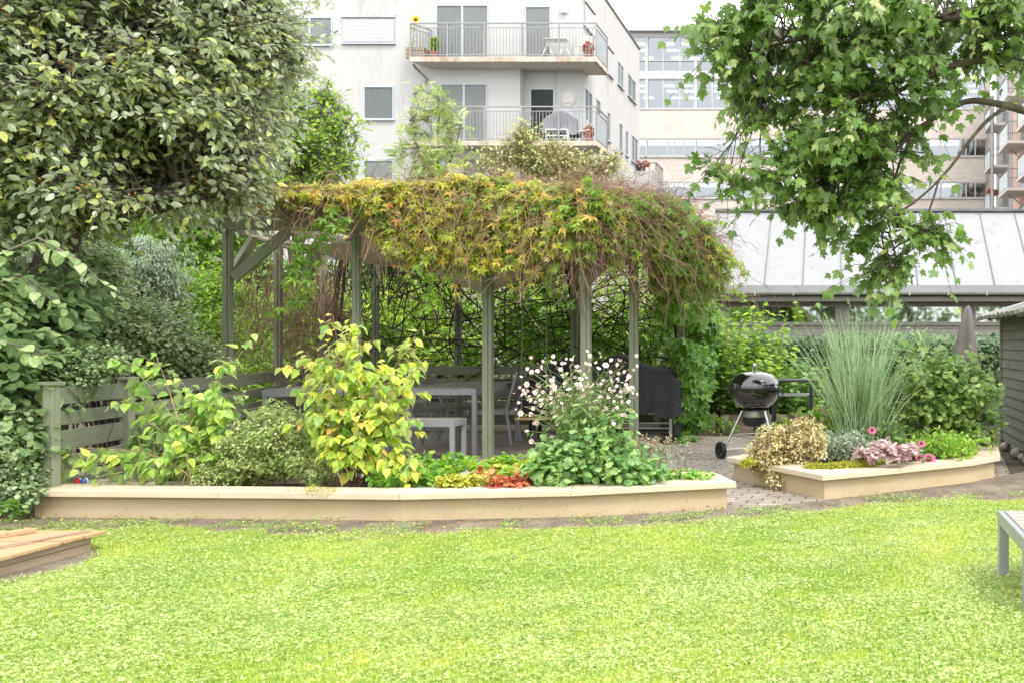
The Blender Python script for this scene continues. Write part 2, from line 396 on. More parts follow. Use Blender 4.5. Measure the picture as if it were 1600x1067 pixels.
M['box_wood'] = surf('pale_weathered_wood', (.40,.30,.22), (.28,.205,.15), .75, 3, 8, bump=.4, bscale=30, stretch=(9,.7,9), c3=(.20,.15,.11), s3=1)
M['collar_wood'] = surf('grey_brown_wood', (.27,.215,.165), (.17,.135,.105), .8, 3, 8, bump=.4, bscale=30, stretch=(.8,9,9), c3=(.12,.10,.08), s3=1)
M['galv'] = surf('galvanised', (.42,.42,.41), (.30,.30,.29), .45, 25, 5, metal=.8)
M['plaster'] = surf('white_render', (.465,.46,.45), (.42,.413,.402), .85, .35, 8, bump=.12, bscale=60, c3=(.355,.34,.32), s3=2.6, stretch=(1,1,.22), lo=.3, hi=.7)
M['soffit'] = surf('soffit_render', (.62,.60,.56), (.55,.53,.49), .85, .6, 6)
M['slab_edge'] = surf('stained_concrete', (.55,.50,.44), (.34,.27,.20), .85, 1.6, 9, c3=(.24,.17,.11), s3=2.5, stretch=(2,2,.6))
M['frame'] = surf('blue_grey_frame', (.40,.44,.47), (.37,.41,.44), .4, 2, 3)
M['rail'] = surf('galvanised_rail', (.29,.29,.285), (.23,.23,.225), .4, 3, 3, metal=.5)
M['blind'] = surf('grey_blind', (.50,.50,.50), (.46,.46,.46), .5, 3, 3)
M['brick'] = None
M['office_frame'] = surf('office_frame', (.40,.39,.375), (.36,.355,.34), .5, 2, 3)
M['office_metal'] = surf('office_band', (.46,.46,.456), (.42,.42,.415), .5, 1, 4)
M['roofing'] = surf('white_roof_sheet', (.268,.27,.272), (.232,.235,.238), .55, .5, 8, bump=.1, bscale=14, c3=(.165,.17,.175), s3=6, lo=.3, hi=.7)
M['seam'] = surf('roof_seam', (.17,.17,.17), (.11,.11,.11), .7, 2, 5)
M['zinc'] = surf('zinc_gutter', (.36,.38,.34), (.24,.27,.22), .5, 2, 8, c3=(.16,.2,.15), s3=2, stretch=(1,1,3))
M['pav_wall'] = surf('grey_green_boards', (.23,.22,.19), (.19,.185,.16), .7, 2, 6, bump=.2, bscale=20, stretch=(.6,1,6))
M['pav_trim'] = surf('pavilion_trim', (.21,.20,.17), (.17,.165,.14), .6, 2, 6)
M['pane_dark'] = glassy('pavilion_glass', (.62,.66,.62), .5)
M['pane'] = glassy('window_glass', (.80,.86,.89), .5)
M['pane_office'] = glassy('office_glass', (.36,.375,.39), .5)
M['shed_wall'] = surf('shed_boards', (.15,.155,.12), (.115,.12,.09), .75, 3, 7, bump=.35, bscale=25, stretch=(1,.6,7), c3=(.19,.19,.16), s3=1)
M['shed_roof'] = surf('weathered_roof_felt', (.34,.33,.31), (.16,.155,.15), .9, 8, 9, bump=.9, bscale=30, c3=(.10,.10,.09), s3=1.2)
M['umbrella'] = surf('grey_brown_cover', (.145,.125,.115), (.105,.092,.085), .8, 3, 4, bump=.4, bscale=7, bdist=.03)
M['rope'] = surf('grey_rope', (.22,.21,.19), (.14,.13,.12), .9, 30, 3)
M['room'] = surf('room_wall', (.55,.53,.50), (.50,.48,.45), .8, 1, 3)
M['room_dark'] = surf('room_dark', (.13,.12,.11), (.09,.085,.08), .8, 1, 3)
M['curtain'] = surf('curtain', (.78,.79,.77), (.70,.71,.69), .8, 3, 3, stretch=(14,14,.3))
M['white_paint'] = surf('white_paint', (.8,.8,.79), (.74,.74,.73), .5, 3, 3)
M['terracotta'] = surf('terracotta', (.34,.12,.08), (.27,.10,.07), .7, 6, 4)
M['pinkwall'] = surf('salmon_render', (.72,.50,.42), (.66,.46,.38), .85, .6, 6)
M['frosted'] = surf('frosted_panel', (.62,.68,.69), (.56,.62,.64), .25, 1, 3)
M['lamp'] = emit('office_ceiling_lamp', (1, .97, .9), 2.2)
M['petal'] = surf('pink_white_petal', (.74,.58,.58), (.62,.42,.46), .6, 40, 2)
M['yolk'] = surf('yellow_centre', (.62,.48,.08), (.45,.32,.05), .8, 60, 2)
M['cone_petal'] = surf('magenta_petal', (.48,.10,.22), (.36,.06,.15), .55, 40, 2)
M['cone'] = surf('brown_cone', (.20,.07,.03), (.12,.04,.02), .8, 60, 2)
M['red_toy'] = surf('red_plastic', (.55,.03,.02), (.48,.025,.02), .3, 3, 2)
M['blue_toy'] = surf('blue_plastic', (.05,.12,.35), (.04,.10,.3), .3, 3, 2)

# ---- pavers: small rectangular clay blocks, mossy joints
def pavers():
    m, nt, nd, lk = new_mat('block_paving')
    out = N(nd, 'ShaderNodeOutputMaterial'); b = N(nd, 'ShaderNodeBsdfPrincipled', Roughness=.72); lk.new(b.outputs[0], out.inputs[0])
    tc = N(nd, 'ShaderNodeTexCoord'); mp = N(nd, 'ShaderNodeMapping'); mp.inputs['Rotation'].default_value = (0, 0, .12)
    lk.new(tc.outputs['Object'], mp.inputs[0])
    br = N(nd, 'ShaderNodeTexBrick', Scale=1.); br.inputs['Brick Width'].default_value = .21; br.inputs['Row Height'].default_value = .105
    br.inputs['Mortar Size'].default_value = .008; br.inputs['Mortar Smooth'].default_value = .3; br.inputs['Bias'].default_value = -.1
    br.inputs['Color1'].default_value = (.37,.325,.29,1); br.inputs['Color2'].default_value = (.29,.255,.23,1); br.inputs['Mortar'].default_value = (.09,.085,.05,1)
    nz = N(nd, 'ShaderNodeTexNoise', Scale=.4, Detail=3.); lk.new(mp.outputs[0], nz.inputs['Vector'])
    va = N(nd, 'ShaderNodeVectorMath', operation='MULTIPLY_ADD'); va.inputs[1].default_value = (.12,.12,0); lk.new(nz.outputs[1], va.inputs[0]); lk.new(mp.outputs[0], va.inputs[2])
    lk.new(va.outputs[0], br.inputs['Vector'])
    n2 = N(nd, 'ShaderNodeTexNoise', Scale=2.2, Detail=9., Roughness=.7); lk.new(tc.outputs['Object'], n2.inputs['Vector'])
    rp = N(nd, 'ShaderNodeValToRGB'); rp.color_ramp.elements[0].position = .3; rp.color_ramp.elements[0].color = (.62,.6,.56,1); rp.color_ramp.elements[1].position = .7; rp.color_ramp.elements[1].color = (1.25,1.22,1.2,1)
    lk.new(n2.outputs[0], rp.inputs[0])
    mu = N(nd, 'ShaderNodeMix', data_type='RGBA', blend_type='MULTIPLY'); mu.inputs[0].default_value = 1; lk.new(br.outputs[0], mu.inputs[6]); lk.new(rp.outputs[0], mu.inputs[7])
    n3 = N(nd, 'ShaderNodeTexNoise', Scale=7., Detail=9., Roughness=.75); lk.new(tc.outputs['Object'], n3.inputs['Vector'])
    mr = N(nd, 'ShaderNodeMapRange'); mr.inputs[1].default_value = .6; mr.inputs[2].default_value = .7; lk.new(n3.outputs[0], mr.inputs[0])
    mg = N(nd, 'ShaderNodeMix', data_type='RGBA'); mg.inputs[7].default_value = (.17,.19,.06,1); lk.new(mr.outputs[0], mg.inputs[0]); lk.new(mu.outputs[2], mg.inputs[6])
    lk.new(mg.outputs[2], b.inputs['Base Color'])
    inv = N(nd, 'ShaderNodeMath', operation='SUBTRACT'); inv.inputs[0].default_value = 1; lk.new(br.outputs['Fac'], inv.inputs[1])
    bp = N(nd, 'ShaderNodeBump', Strength=.8, Distance=.006); lk.new(inv.outputs[0], bp.inputs['Height'])
    b2 = N(nd, 'ShaderNodeBump', Strength=.3, Distance=.004); lk.new(n3.outputs[0], b2.inputs['Height']); lk.new(bp.outputs[0], b2.inputs['Normal']); lk.new(b2.outputs[0], b.inputs['Normal'])
    return m
M['pavers'] = pavers()
def brickmat():
    m, nt, nd, lk = new_mat('pale_brick')
    out = N(nd, 'ShaderNodeOutputMaterial'); b = N(nd, 'ShaderNodeBsdfPrincipled', Roughness=.85); lk.new(b.outputs[0], out.inputs[0])
    tc = N(nd, 'ShaderNodeTexCoord'); sp = N(nd, 'ShaderNodeSeparateXYZ'); cb = N(nd, 'ShaderNodeCombineXYZ'); lk.new(tc.outputs['Object'], sp.inputs[0])
    ad = N(nd, 'ShaderNodeMath', operation='ADD'); lk.new(sp.outputs[0], ad.inputs[0]); lk.new(sp.outputs[1], ad.inputs[1])
    lk.new(ad.outputs[0], cb.inputs[0]); lk.new(sp.outputs[2], cb.inputs[1])
    br = N(nd, 'ShaderNodeTexBrick', Scale=1.); br.inputs['Brick Width'].default_value = .5; br.inputs['Row Height'].default_value = .16; br.inputs['Mortar Size'].default_value = .012
    br.inputs['Color1'].default_value = (.53,.47,.415,1); br.inputs['Color2'].default_value = (.47,.41,.36,1); br.inputs['Mortar'].default_value = (.44,.40,.365,1)
    lk.new(cb.outputs[0], br.inputs['Vector'])
    nz = N(nd, 'ShaderNodeTexNoise', Scale=.6, Detail=8.); lk.new(tc.outputs['Object'], nz.inputs['Vector'])
    hs = N(nd, 'ShaderNodeHueSaturation'); mr = N(nd, 'ShaderNodeMapRange'); mr.inputs[3].default_value = .85; mr.inputs[4].default_value = 1.15; lk.new(nz.outputs[0], mr.inputs[0]); lk.new(mr.outputs[0], hs.inputs['Value'])
    lk.new(br.outputs[0], hs.inputs['Color']); lk.new(hs.outputs[0], b.inputs['Base Color'])
    return m
M['brick'] = brickmat()

# ---- leaf colours (0..1 along each ramp = from the plant's darkest leaf to its palest or most turned one)
L = {}
L['whitebeam'] = leaf('whitebeam_leaf', [(0,(.08,.13,.05)),(.35,(.175,.225,.095)),(.65,(.30,.35,.155)),(.85,(.38,.44,.12)),(1,(.52,.52,.12))], .36, .30, back=(.42,.46,.34), spec=.9)
L['maple'] = leaf('maple_leaf', [(0,(.05,.12,.02)),(.4,(.11,.21,.035)),(.75,(.22,.34,.07)),(1,(.46,.50,.20))], .42, .36, back=(.20,.29,.11), spec=.6)
L['lime'] = leaf('bright_leaf', [(0,(.14,.25,.04)),(.5,(.29,.44,.07)),(.85,(.50,.62,.12)),(1,(.66,.62,.14))], .48, .42)
L['mid'] = leaf('mid_green_leaf', [(0,(.07,.15,.035)),(.5,(.15,.27,.06)),(1,(.33,.46,.14))], .42, .38)
L['dark'] = leaf('dark_green_leaf', [(0,(.04,.09,.03)),(.5,(.085,.16,.05)),(1,(.20,.30,.10))], .3, .32, spec=.6)
L['bluegreen'] = leaf('blue_green_small_leaf', [(0,(.12,.18,.08)),(.5,(.25,.33,.16)),(1,(.48,.56,.30))], .3, .36, spec=.6)
L['hazel'] = leaf('hazel_leaf', [(0,(.11,.20,.07)),(.5,(.24,.34,.14)),(1,(.46,.56,.26))], .42, .33, back=(.2,.28,.15))
L['vine'] = leaf('turning_vine_leaf', [(0,(.22,.36,.05)),(.4,(.50,.56,.07)),(.66,(.72,.60,.10)),(.84,(.72,.38,.12)),(1,(.60,.18,.09))], .42, .42, back=(.50,.46,.20))
L['vine_green'] = leaf('green_vine_leaf', [(0,(.07,.17,.03)),(.5,(.17,.33,.05)),(1,(.42,.56,.09))], .45, .36)
L['yellowing'] = leaf('yellowing_shrub_leaf', [(0,(.16,.32,.06)),(.4,(.36,.50,.08)),(.7,(.62,.66,.10)),(.92,(.76,.62,.12)),(1,(.74,.44,.14))], .42, .36, back=(.50,.56,.22))
L['dogwood'] = leaf('dogwood_leaf', [(0,(.15,.31,.07)),(.45,(.32,.50,.10)),(.8,(.56,.66,.15)),(1,(.70,.68,.16))], .42, .34, back=(.42,.54,.24))
L['potentilla'] = leaf('tiny_shrub_leaf', [(0,(.13,.21,.05)),(.5,(.28,.37,.11)),(1,(.54,.58,.26))], .38, .45)
L['strawberry'] = leaf('ground_cover_leaf', [(0,(.12,.28,.05)),(.5,(.28,.48,.08)),(.85,(.54,.64,.10)),(1,(.70,.50,.12))], .42, .36)
L['chartreuse'] = leaf('chartreuse_leaf', [(0,(.38,.42,.06)),(1,(.60,.58,.14))], .4, .45)
L['ember'] = leaf('ember_red_leaf', [(0,(.34,.06,.05)),(.5,(.50,.13,.08)),(1,(.62,.30,.12))], .35, .4)
L['anemone'] = leaf('anemone_leaf', [(0,(.08,.19,.06)),(.5,(.18,.34,.11)),(1,(.40,.54,.20))], .38, .33)
L['blade'] = leaf('blue_green_blade', [(0,(.18,.28,.13)),(.5,(.34,.46,.25)),(1,(.58,.66,.42))], .38, .36)
L['currant'] = leaf('currant_leaf', [(0,(.09,.18,.04)),(.5,(.21,.33,.08)),(1,(.42,.52,.16))], .42, .36, back=(.3,.4,.2))
L['goldbrown'] = leaf('cream_and_brown_leaf', [(0,(.20,.13,.07)),(.4,(.44,.32,.15)),(.7,(.62,.58,.24)),(1,(.82,.78,.50))], .3, .5)
L['moss'] = leaf('yellow_mat_leaf', [(0,(.26,.29,.03)),(1,(.50,.49,.06))], .35, .55)
L['silver'] = leaf('silver_leaf', [(0,(.26,.33,.22)),(1,(.52,.56,.45))], .2, .7)
L['heuchera'] = leaf('purple_grey_leaf', [(0,(.22,.10,.12)),(.5,(.48,.33,.35)),(1,(.72,.60,.56))], .25, .4, spec=.6)
L['grass'] = leaf('lawn_grass_leaf', [(0,(.17,.29,.045)),(.35,(.35,.47,.085)),(.7,(.55,.60,.14)),(.93,(.70,.65,.25)),(1,(.48,.34,.17))], .4, .4)
L['clover'] = leaf('lawn_clover_leaf', [(0,(.17,.28,.05)),(.5,(.43,.53,.15)),(1,(.72,.76,.42))], .38, .3, spec=.6)
L['fallen'] = leaf('fallen_leaf', [(0,(.16,.08,.03)),(.5,(.36,.20,.07)),(1,(.52,.42,.10))], .15, .6)
L['rust'] = leaf('rusty_seed_head', [(0,(.18,.08,.05)),(.5,(.36,.20,.13)),(1,(.55,.38,.26))], .2, .8)

# =============================================================== ground, paving, lawn
b = MB(); b.add([(-150,-60,-.004),(150,-60,-.004),(150,260,-.004),(-150,260,-.004)], [(0,1,2,3)])
tag(b.build('ground', M['soil']), kind='structure')
edge_px = [(-900,836),(-300,830),(60,827),(200,826),(420,832),(600,835),(800,831),(960,822),(1100,812),(1287,798),(1381,787),(1500,783),(1700,783),(2600,783)]
LE = [G(*p)[:2] for p in edge_px]
def lawn_edge(x): return np.interp(x, [p[0] for p in LE], [p[1] for p in LE])
b = MB(); xs = [p[0] for p in LE]
b.add([(p[0], p[1], .006) for p in LE]+[(LE[-1][0]+3, -12, .006), (LE[0][0]-3, -12, .006)], [tuple(range(len(LE)+2))[::-1]])
tag(b.build('lawn', M['turf']), kind='structure')
pv = [(-7.4,6.9),(-6.2,6.2),(-4.3,6.05),(-3.0,6.0),(-1.8,6.15),(-.5,6.35),(.4,6.9),(1.5,7.6),(1.75,9.5),(1.7,11.9),(-2,12.0),(-7.3,12.3),(-7.2,9)]
b = MB(); b.add([(x, y, .004) for x, y in pv], [tuple(range(len(pv)))]); tag(b.build('patio', M['pavers']), kind='structure')
# trodden, half-covered strip between the lawn and the planters
b = MB()
up = [(-7.2,6.75)]+[(-5.7,6.38),(-4.3,6.28),(-3.0,6.2),(-1.9,6.3),(-1.2,6.45),(-.75,6.62),(-.3,6.85),(.3,7.25),(1.1,7.85),(1.45,8.2),(2.2,8.9),(6,9.2)]
lo_ = [(x, lawn_edge(x)-.25) for x, _ in up]
b.add([(x, y, .008) for x, y in up]+[(x, y, .008) for x, y in lo_[::-1]], [tuple(range(2*len(up)))[::-1]])
tag(b.build('dirt_path', M['dirt']), kind='structure')

# ---- the turf itself: blades and clover, too many to count
def in_view(x, y, m=.25): return (x > -.936*y-m) & (x < .207*y+m)
def scatter(n, y0, y1):
    y = np.sqrt(U(y0*y0, y1*y1, n)); x = U(-.97, .25, n)*(y+.3); return x, y
SB = (-6.6, -4.37, 3.2, 5.32)     # the sandbox footprint stays clear
x, y = scatter(1500000, 3.15, 7.3)
k = in_view(x, y) & ~((x < SB[1]+.03) & (y < SB[3]+.02))
e = lawn_edge(x)+.10*(vnoise(x, y, 5, 3)-.5)*2; k &= (y < e) & (U(0, 1, len(x)) < np.clip((e-y)/.16+.12, 0, 1))
bare = np.exp(-(((x+4.30)/.16)**2+((y-4.9)/.45)**2)); k &= U(0, 1, len(x)) > bare*1.2
x, y = x[k], y[k]
patch = vnoise(x, y, 1.3, 5)*.35+vnoise(x, y, 5.5, 6)*.3+vnoise(x, y, 14, 7)*.35; far = np.clip((y-3.2)/3.5, 0, 1)
isc = U(0, 1, len(x)) < np.clip((patch-.32)*1.5+.08-.15*far, .10, .55)
ac = FA()
i = ~isc; n = i.sum(); h = .019*U(.6, 1.6, n)*(1+.5*(vnoise(x[i], y[i], 2, 9)-.4))
az = U(0, 6.283, n); lean = U(.2, 1.9, n)
tip = np.stack([np.cos(az)*lean, np.sin(az)*lean, np.ones(n)], 1)
ac.inst(BLADE, np.stack([x[i], y[i], np.full(n, .004)], 1), tip, np.stack([np.cos(az), np.sin(az), np.full(n, .2)], 1), h, .20+.32*vnoise(x[i], y[i], 1.7, 12)+.22*vnoise(x[i], y[i], 9, 13)+rng.normal(size=n)*.2)
gr = ac.build('lawn_grass', L['grass']); tag(gr, kind='stuff', label='short bright green grass blades of the foreground lawn', cat='grass')
ac = FA(); i = isc & (U(0, 1, len(x)) < .95); n = i.sum(); az = U(0, 6.283, n)
ac.inst(CLOVQ, np.stack([x[i], y[i], U(.012, .034, n)], 1), np.stack([np.cos(az), np.sin(az), np.zeros(n)], 1),
        nrm(np.array([0, 0, 1.])+rng.normal(size=(n, 3))*.42), .0056*U(.5, 1.6, n), .48+.10*(vnoise(x[i], y[i], 4, 22)-.5)*2+rng.normal(size=n)*.27)
tag(ac.build('lawn_clover', L['clover']), kind='stuff', label='pale green clover growing through the foreground lawn', cat='clover')
# weeds and moss on the strip beside the lawn
n = 9000; xx = U(-6.3, 2.2, n); yy = lawn_edge(xx)+np.abs(rng.normal(size=n))*.17+.0
kk = (vnoise(xx, yy, 5, 31) > .52); xx, yy = xx[kk], yy[kk]; n = len(xx); az = U(0, 6.283, n)
ac = FA(); ac.inst(ROUND, np.stack([xx, yy, U(.01, .035, n)], 1), np.stack([np.cos(az), np.sin(az), U(0,.4,n)], 1), nrm(np.array([0,0,1.])+rng.normal(size=(n,3))*.3), U(.006, .018, n), U(.1, .85, n))
tag(ac.build('path_weeds', L['strawberry']), kind='stuff', label='low weeds and moss creeping over the dirt path', cat='weeds')
ac = FA(); n = 1400; xx = np.concatenate([U(-6.5, 2, 1100), U(-5.5, 1.6, 300)]); yy = np.concatenate([lawn_edge(xx[:1100])+U(-.12, .40, 1100), U(8, 12, 300)]); az = U(0, 6.283, n)
ac.inst(DIAM, np.stack([xx, yy, U(.012, .03, n)], 1), np.stack([np.cos(az), np.sin(az), U(-.1,.2,n)], 1), nrm(np.array([0,0,1.])+rng.normal(size=(n,3))*.35), U(.010, .030, n), U(0, 1, n))
tag(ac.build('fallen_leaves', L['fallen']), kind='stuff', label='small brown fallen leaves scattered on the path and paving', cat='leaves')

# =============================================================== raised planters
def inset(poly, d):
    """polygon (counter-clockwise) moved inwards by d"""
    out = []; n = len(poly)
    for i in range(n):
        p0, p1, p2 = (np.array(poly[(i+k) % n], float) for k in (-1, 0, 1))
        a = nrm(p1-p0); b_ = nrm(p2-p1); na = np.array([-a[1], a[0]]); nb = np.array([-b_[1], b_[0]])
        m = nrm(na+nb); out.append(tuple(p1+m*d/max(m@na, .35)))
    return out
def planter(label, outer, H=.205, joints=()):
    cx = sum(p[0] for p in outer)/len(outer); cy = sum(p[1] for p in outer)/len(outer)
    t = thing('raised_planter', label, 'planter', (cx, cy, 0))
    inn = inset(outer, .14); n = len(outer)
    b = MB()
    for i in range(n):
        j = (i+1) % n; a0, a1, b0, b1 = (np.array(q) for q in (outer[i], outer[j], inn[i], inn[j])); m = max(1, int(round(np.linalg.norm(a1-a0)/1.5)))
        for k in range(m):
            f0 = k/m+(.0016 if k else .0); f1 = (k+1)/m-(.0016 if k < m-1 else .0)
            b.prism([tuple(v) for v in (a0+(a1-a0)*f0, a0+(a1-a0)*f1, b0+(b1-b0)*f1, b0+(b1-b0)*f0)], -.02, H-.045)
    b.build('wall', M['cream_wall'], t)
    co_ = inset(outer, -.055); ci = inset(outer, .19)
    for i in range(n):
        j = (i+1) % n; a0, a1, b0, b1 = (np.array(q) for q in (co_[i], co_[j], ci[i], ci[j]))
        L_ = np.linalg.norm(a1-a0); m = max(1, int(round(L_/1.35)))
        for k in range(m):
            f0 = k/m+(.002 if k else .0008); f1 = (k+1)/m-(.002 if k < m-1 else .0008)
            q = [a0+(a1-a0)*f0, a0+(a1-a0)*f1, b0+(b1-b0)*f1, b0+(b1-b0)*f0]
            MB().prism([tuple(v) for v in q], H-.045, H).build('coping_slab', M['cream_cap'], t, bevel=.004)
    MB().prism(inset(outer, .145), 0, H-.035).build('soil', M['soil'], t)
    return t
PA = [(-5.65,6.30),(-4.28,6.24),(-3.0,6.17),(-1.88,6.31),(-.83,6.66),(-1.02,7.06),(-1.9,7.12),(-3.6,7.06),(-5.55,6.72)]
PB = [(-.94,8.06),(-.11,7.03),(.32,7.29),(1.14,7.84),(1.42,8.16),(1.60,9.35),(.9,9.55),(-.3,9.0)]
planter('long curved cream planter with flowers in front of the pergola', PA)
planter('cream angular planter with tall grass beside the wooden shed', PB)

# =============================================================== fences
def fence(label, pts, posts, h=.91, capped=(), group=None):
    t = thing('rail_fence', label, 'fence', (*pts[0], 0), group)
    for a, b_ in zip(pts[:-1], pts[1:]):
        a = np.array([*a, 0.]); b_ = np.array([*b_, 0.]); d = nrm(b_-a); off = np.array([d[1], -d[0], 0])*.0
        for z0, z1 in ((.785,.905),(.635,.735),(.455,.595),(.30,.41),(.10,.24)):
            MB().bar(a+off+[0,0,(z0+z1)/2], b_+off+[0,0,(z0+z1)/2], .028, z1-z0).build('board', M['olive_side'], t, bevel=.003)
    for x, y, cap in posts:
        s = .036
        p = MB().box(x-s, x+s, y-s, y+s, 0, h+.02).build('post', M['olive'], t, bevel=.004)
        if cap: MB().box(x-.056, x+.056, y-.056, y+.056, h+.02, h+.045).build('post_cap', M['olive_side'], p, bevel=.004)
    return t
fence('olive green rail fence running back from the planter\'s left end', [(-5.64,6.46),(-5.79,7.28),(-6.06,8.85),(-6.5,10.5),(-6.95,12.2)],
      [(-5.62,6.40,1),(-5.76,7.26,1),(-6.45,10.42,0)])
fence('dark shaded rail fence across the back of the pergola', [(-6.9,12.35),(-4.5,12.35),(-2.15,12.35)], [(-6.9,12.33,0),(-4.2,12.31,0),(-2.2,12.31,0)])

# =============================================================== pergola
pg = thing('pergola', 'olive green timber pergola overgrown with vine', 'pergola', (-4.2, 10.5, 0))
def post(x, y, w=.062, top=2.38):
    b = MB(); b.box(x-w, x+w*.2, y-w, y+w, 0, top); b.box(x+w*.36, x+w, y-w+.008, y+w, 0, top); b.box(x+w*.19, x+w*.37, y-w+.014, y+w-.01, 0, top-.01)
    return b.build('post', M['olive'], pg, bevel=.004)
FP = [(-6.2,9.1),(-5.0,9.3),(-3.73,9.54),(-2.62,9.3),(-2.25,9.85)]
BP = [(-6.47,10.35),(-6.9,12.0),(-6.3,12.2),(-5.3,12.5),(-3.5,11.9),(-2.05,11.65)]
post(*FP[0], .036); post(*FP[1], .033); post(*FP[2], .047); post(*FP[3], .047); post(*FP[4], .044)
for (x, y), w_ in zip(BP, (.036,.036,.036,.038,.050,.042)): post(x, y, w_)
def beam(a, b_, z0, z1, w=.05): return MB().bar([*a, (z0+z1)/2], [*b_, (z0+z1)/2], w, z1-z0).build('beam', M['olive'], pg, bevel=.004)
beam((-6.34,9.03),(-3.62,9.44),2.365,2.47); beam((-3.66,9.52),(-2.5,9.24),2.365,2.47); beam((-2.66,9.2),(-1.75,10.3),2.365,2.47)
beam((-6.25,9.0),(-7.0,12.3),2.36,2.465); beam((-7.0,12.42),(-1.9,12.3),2.365,2.47); beam((-2.0,9.9),(-1.98,12.3),2.36,2.465)
for i, xx in enumerate(np.linspace(-6.1, -2.2, 8)):
    MB().bar([xx-.05, 8.9, 2.53], [xx-.35, 12.55, 2.53], .045, .115).build('rafter', M['olive'], pg, bevel=.003)
def brace(a, b_): MB().bar(a, b_, .05, .10).build('brace', M['olive'], pg, bevel=.004)
brace([-6.14,9.10,1.88],[-5.62,9.16,2.37]); brace([-6.25,9.2,1.9],[-6.36,9.75,2.37]); brace([-2.56,9.32,1.92],[-2.25,9.62,2.37])
brace([-6.40,10.4,1.9],[-5.98,10.5,2.37]); brace([-3.45,11.9,1.9],[-3.0,11.9,2.37])
# upright blocking seen above the front beam
for xx in (-5.22, -4.62): MB().box(xx-.04, xx+.04, 9.0, 9.05, 2.475, 2.66).build('upright', M['olive'], pg, bevel=.003)

# beige canvas sagging between the rafters
nx, ny = 60, 24
b = MB(); X = np.linspace(-6.15, -2.3, nx); Y = np.linspace(9.35, 11.9, ny); vs = []
for yv in Y:
    for xv in X:
        ph = (xv+6.15)/1.28; fr = ph-math.floor(ph); sag = (.44 if 1 <= ph < 2 else .17)
        vs.append((xv, yv, 2.35-sag*math.sin(math.pi*fr)**.8*(.9-.25*math.cos(6.28*(yv-9.35)/2.55))-.012*math.sin(9*yv+3*xv)))
b.add(vs, [(j*nx+i, j*nx+i+1, (j+1)*nx+i+1, (j+1)*nx+i) for j in range(ny-1) for i in range(nx-1)])
cv = b.build('shade_cloth', M['canvas'], smooth=True); tag(cv, 'beige canvas shade cloth sagging under the pergola roof', 'canvas')
so_ = cv.modifiers.new('thick', 'SOLIDIFY'); so_.thickness = .004

# =============================================================== climbing vine
vn = thing('climbing_vine', 'turning yellow and orange creeper covering the pergola roof', 'vine', (-2.1, 11.7, 0))
zpx = [375,430,520,575,610,645,700,760,820,870,905,950,1000,1050,1090,1125]
zpy = [318,316,318,326,365,412,420,428,420,415,395,385,400,425,450,465]
def front_y(px): return np.interp(px, [370,764,912,1010,1130], [8.85,9.2,8.95,9.35,10.2])
def zb(px): return EYE+(CY-np.interp(px, zpx, zpy))*front_y(px)/F
def ztop(x, y):
    px = CX+x*F/np.maximum(y, 8.9)
    base = 2.70+.16*np.exp(-((x+4.4)/1.7)**2)+.10*np.exp(-((x+2.6)/.9)**2)
    return base+.10*(vnoise(x, y, 2.2, 41)-.5)*2-.45*np.clip((x+2.0)/.8, 0, 1)**2-.12*np.clip((-5.6-x)/.6, 0, 1)
# top mat
n = 24000; x = U(-6.15, -1.35, n); y = U(8.8, 12.7, n); px = CX+x*F/y
y = np.maximum(y, front_y(CX+x*F/9.1)-.05)
z = ztop(x, y)-np.abs(rng.normal(size=n))*.07-np.where(x < -4.6, .06, .25)*np.clip((9.05-y)/.3, 0, 1)+np.where(x < -4.6, .05, 0)
bare = np.exp(-(((x+2.45)/.35)**2))*(y < 9.9)+(x < -5.75)*.8+(x > -1.45-.15*(y-9.8))*2
k = U(0, 1, n) > bare*.85; x, y, z = x[k], y[k], z[k]; n = len(x)
v = .26+.36*vnoise(x, y, .9, 44)+.16*(vnoise(x, y, 4, 45)-.5)*2-.45*np.clip((x+2.5)/.9, 0, 1); az = U(0, 6.283, n)
a1, a2 = FA(), FA()
isg = (v < .33+.1*rng.normal(size=n))
tipv = np.stack([np.cos(az), np.sin(az)-.5, U(-.6, .3, n)], 1); upv = nrm(np.array([0,-.5,1.])+rng.normal(size=(n,3))*.4)
pos = np.stack([x, y, z], 1)
a1.inst(CREEP, pos[~isg], tipv[~isg], upv[~isg], U(.04, .08, (~isg).sum()), v[~isg]+rng.normal(size=(~isg).sum())*.13)
a2.inst(CREEP, pos[isg], tipv[isg], upv[isg], U(.04, .08, isg.sum()), .75+rng.normal(size=isg.sum())*.15)
# hanging front strands
tw = FA()
n = 300; px = U(395, 1120, n); gate = np.interp(px, [375,430,520,590,650,880,905,1045,1070,1120],[.1,.15,.2,.35,1,1,.45,.38,.9,1]); k = U(0,1,n) < gate; px = px[k]; n = len(px)
y0 = front_y(px)+U(-.02, .25, n); x0 = (px-CX)*y0/F; z0 = ztop(x0, y0)-U(0, .12, n)
zlow = zb(px)+np.abs(rng.normal(size=n))*.12*np.where(px < 600, .3, 1)-.03; t = np.linspace(0, 1, 9)[None]
Ln = z0-zlow
Pn = np.stack([x0[:,None]+U(-.12,.12,(n,1))*t+np.cumsum(rng.normal(size=(n,9)),1)*.02, y0[:,None]-U(.08,.32,(n,1))*np.sin(t*2.2)-.05, z0[:,None]-Ln[:,None]*t**1.35+.05*np.sin(t*3.1)], 2)
tw.tubes(Pn, U(.002, .005, n))
vv = np.interp((Pn[:,0,0]-rng.normal(size=n)*.15), [-5.6,-4.9,-4.4,-3.6,-3.0,-2.4,-1.9], [.25,.5,.55,.58,.45,.2,.05])+rng.normal(size=n)*.09
gsel = U(0, 1, n) > np.clip(vv*1.7, .12, .93)
leaves_on(a1, Pn[~gsel], 20, CREEP, .073, .46, .15, t0=.0, droop=.95, spread=.95, upn=.7, clumpv=.16)
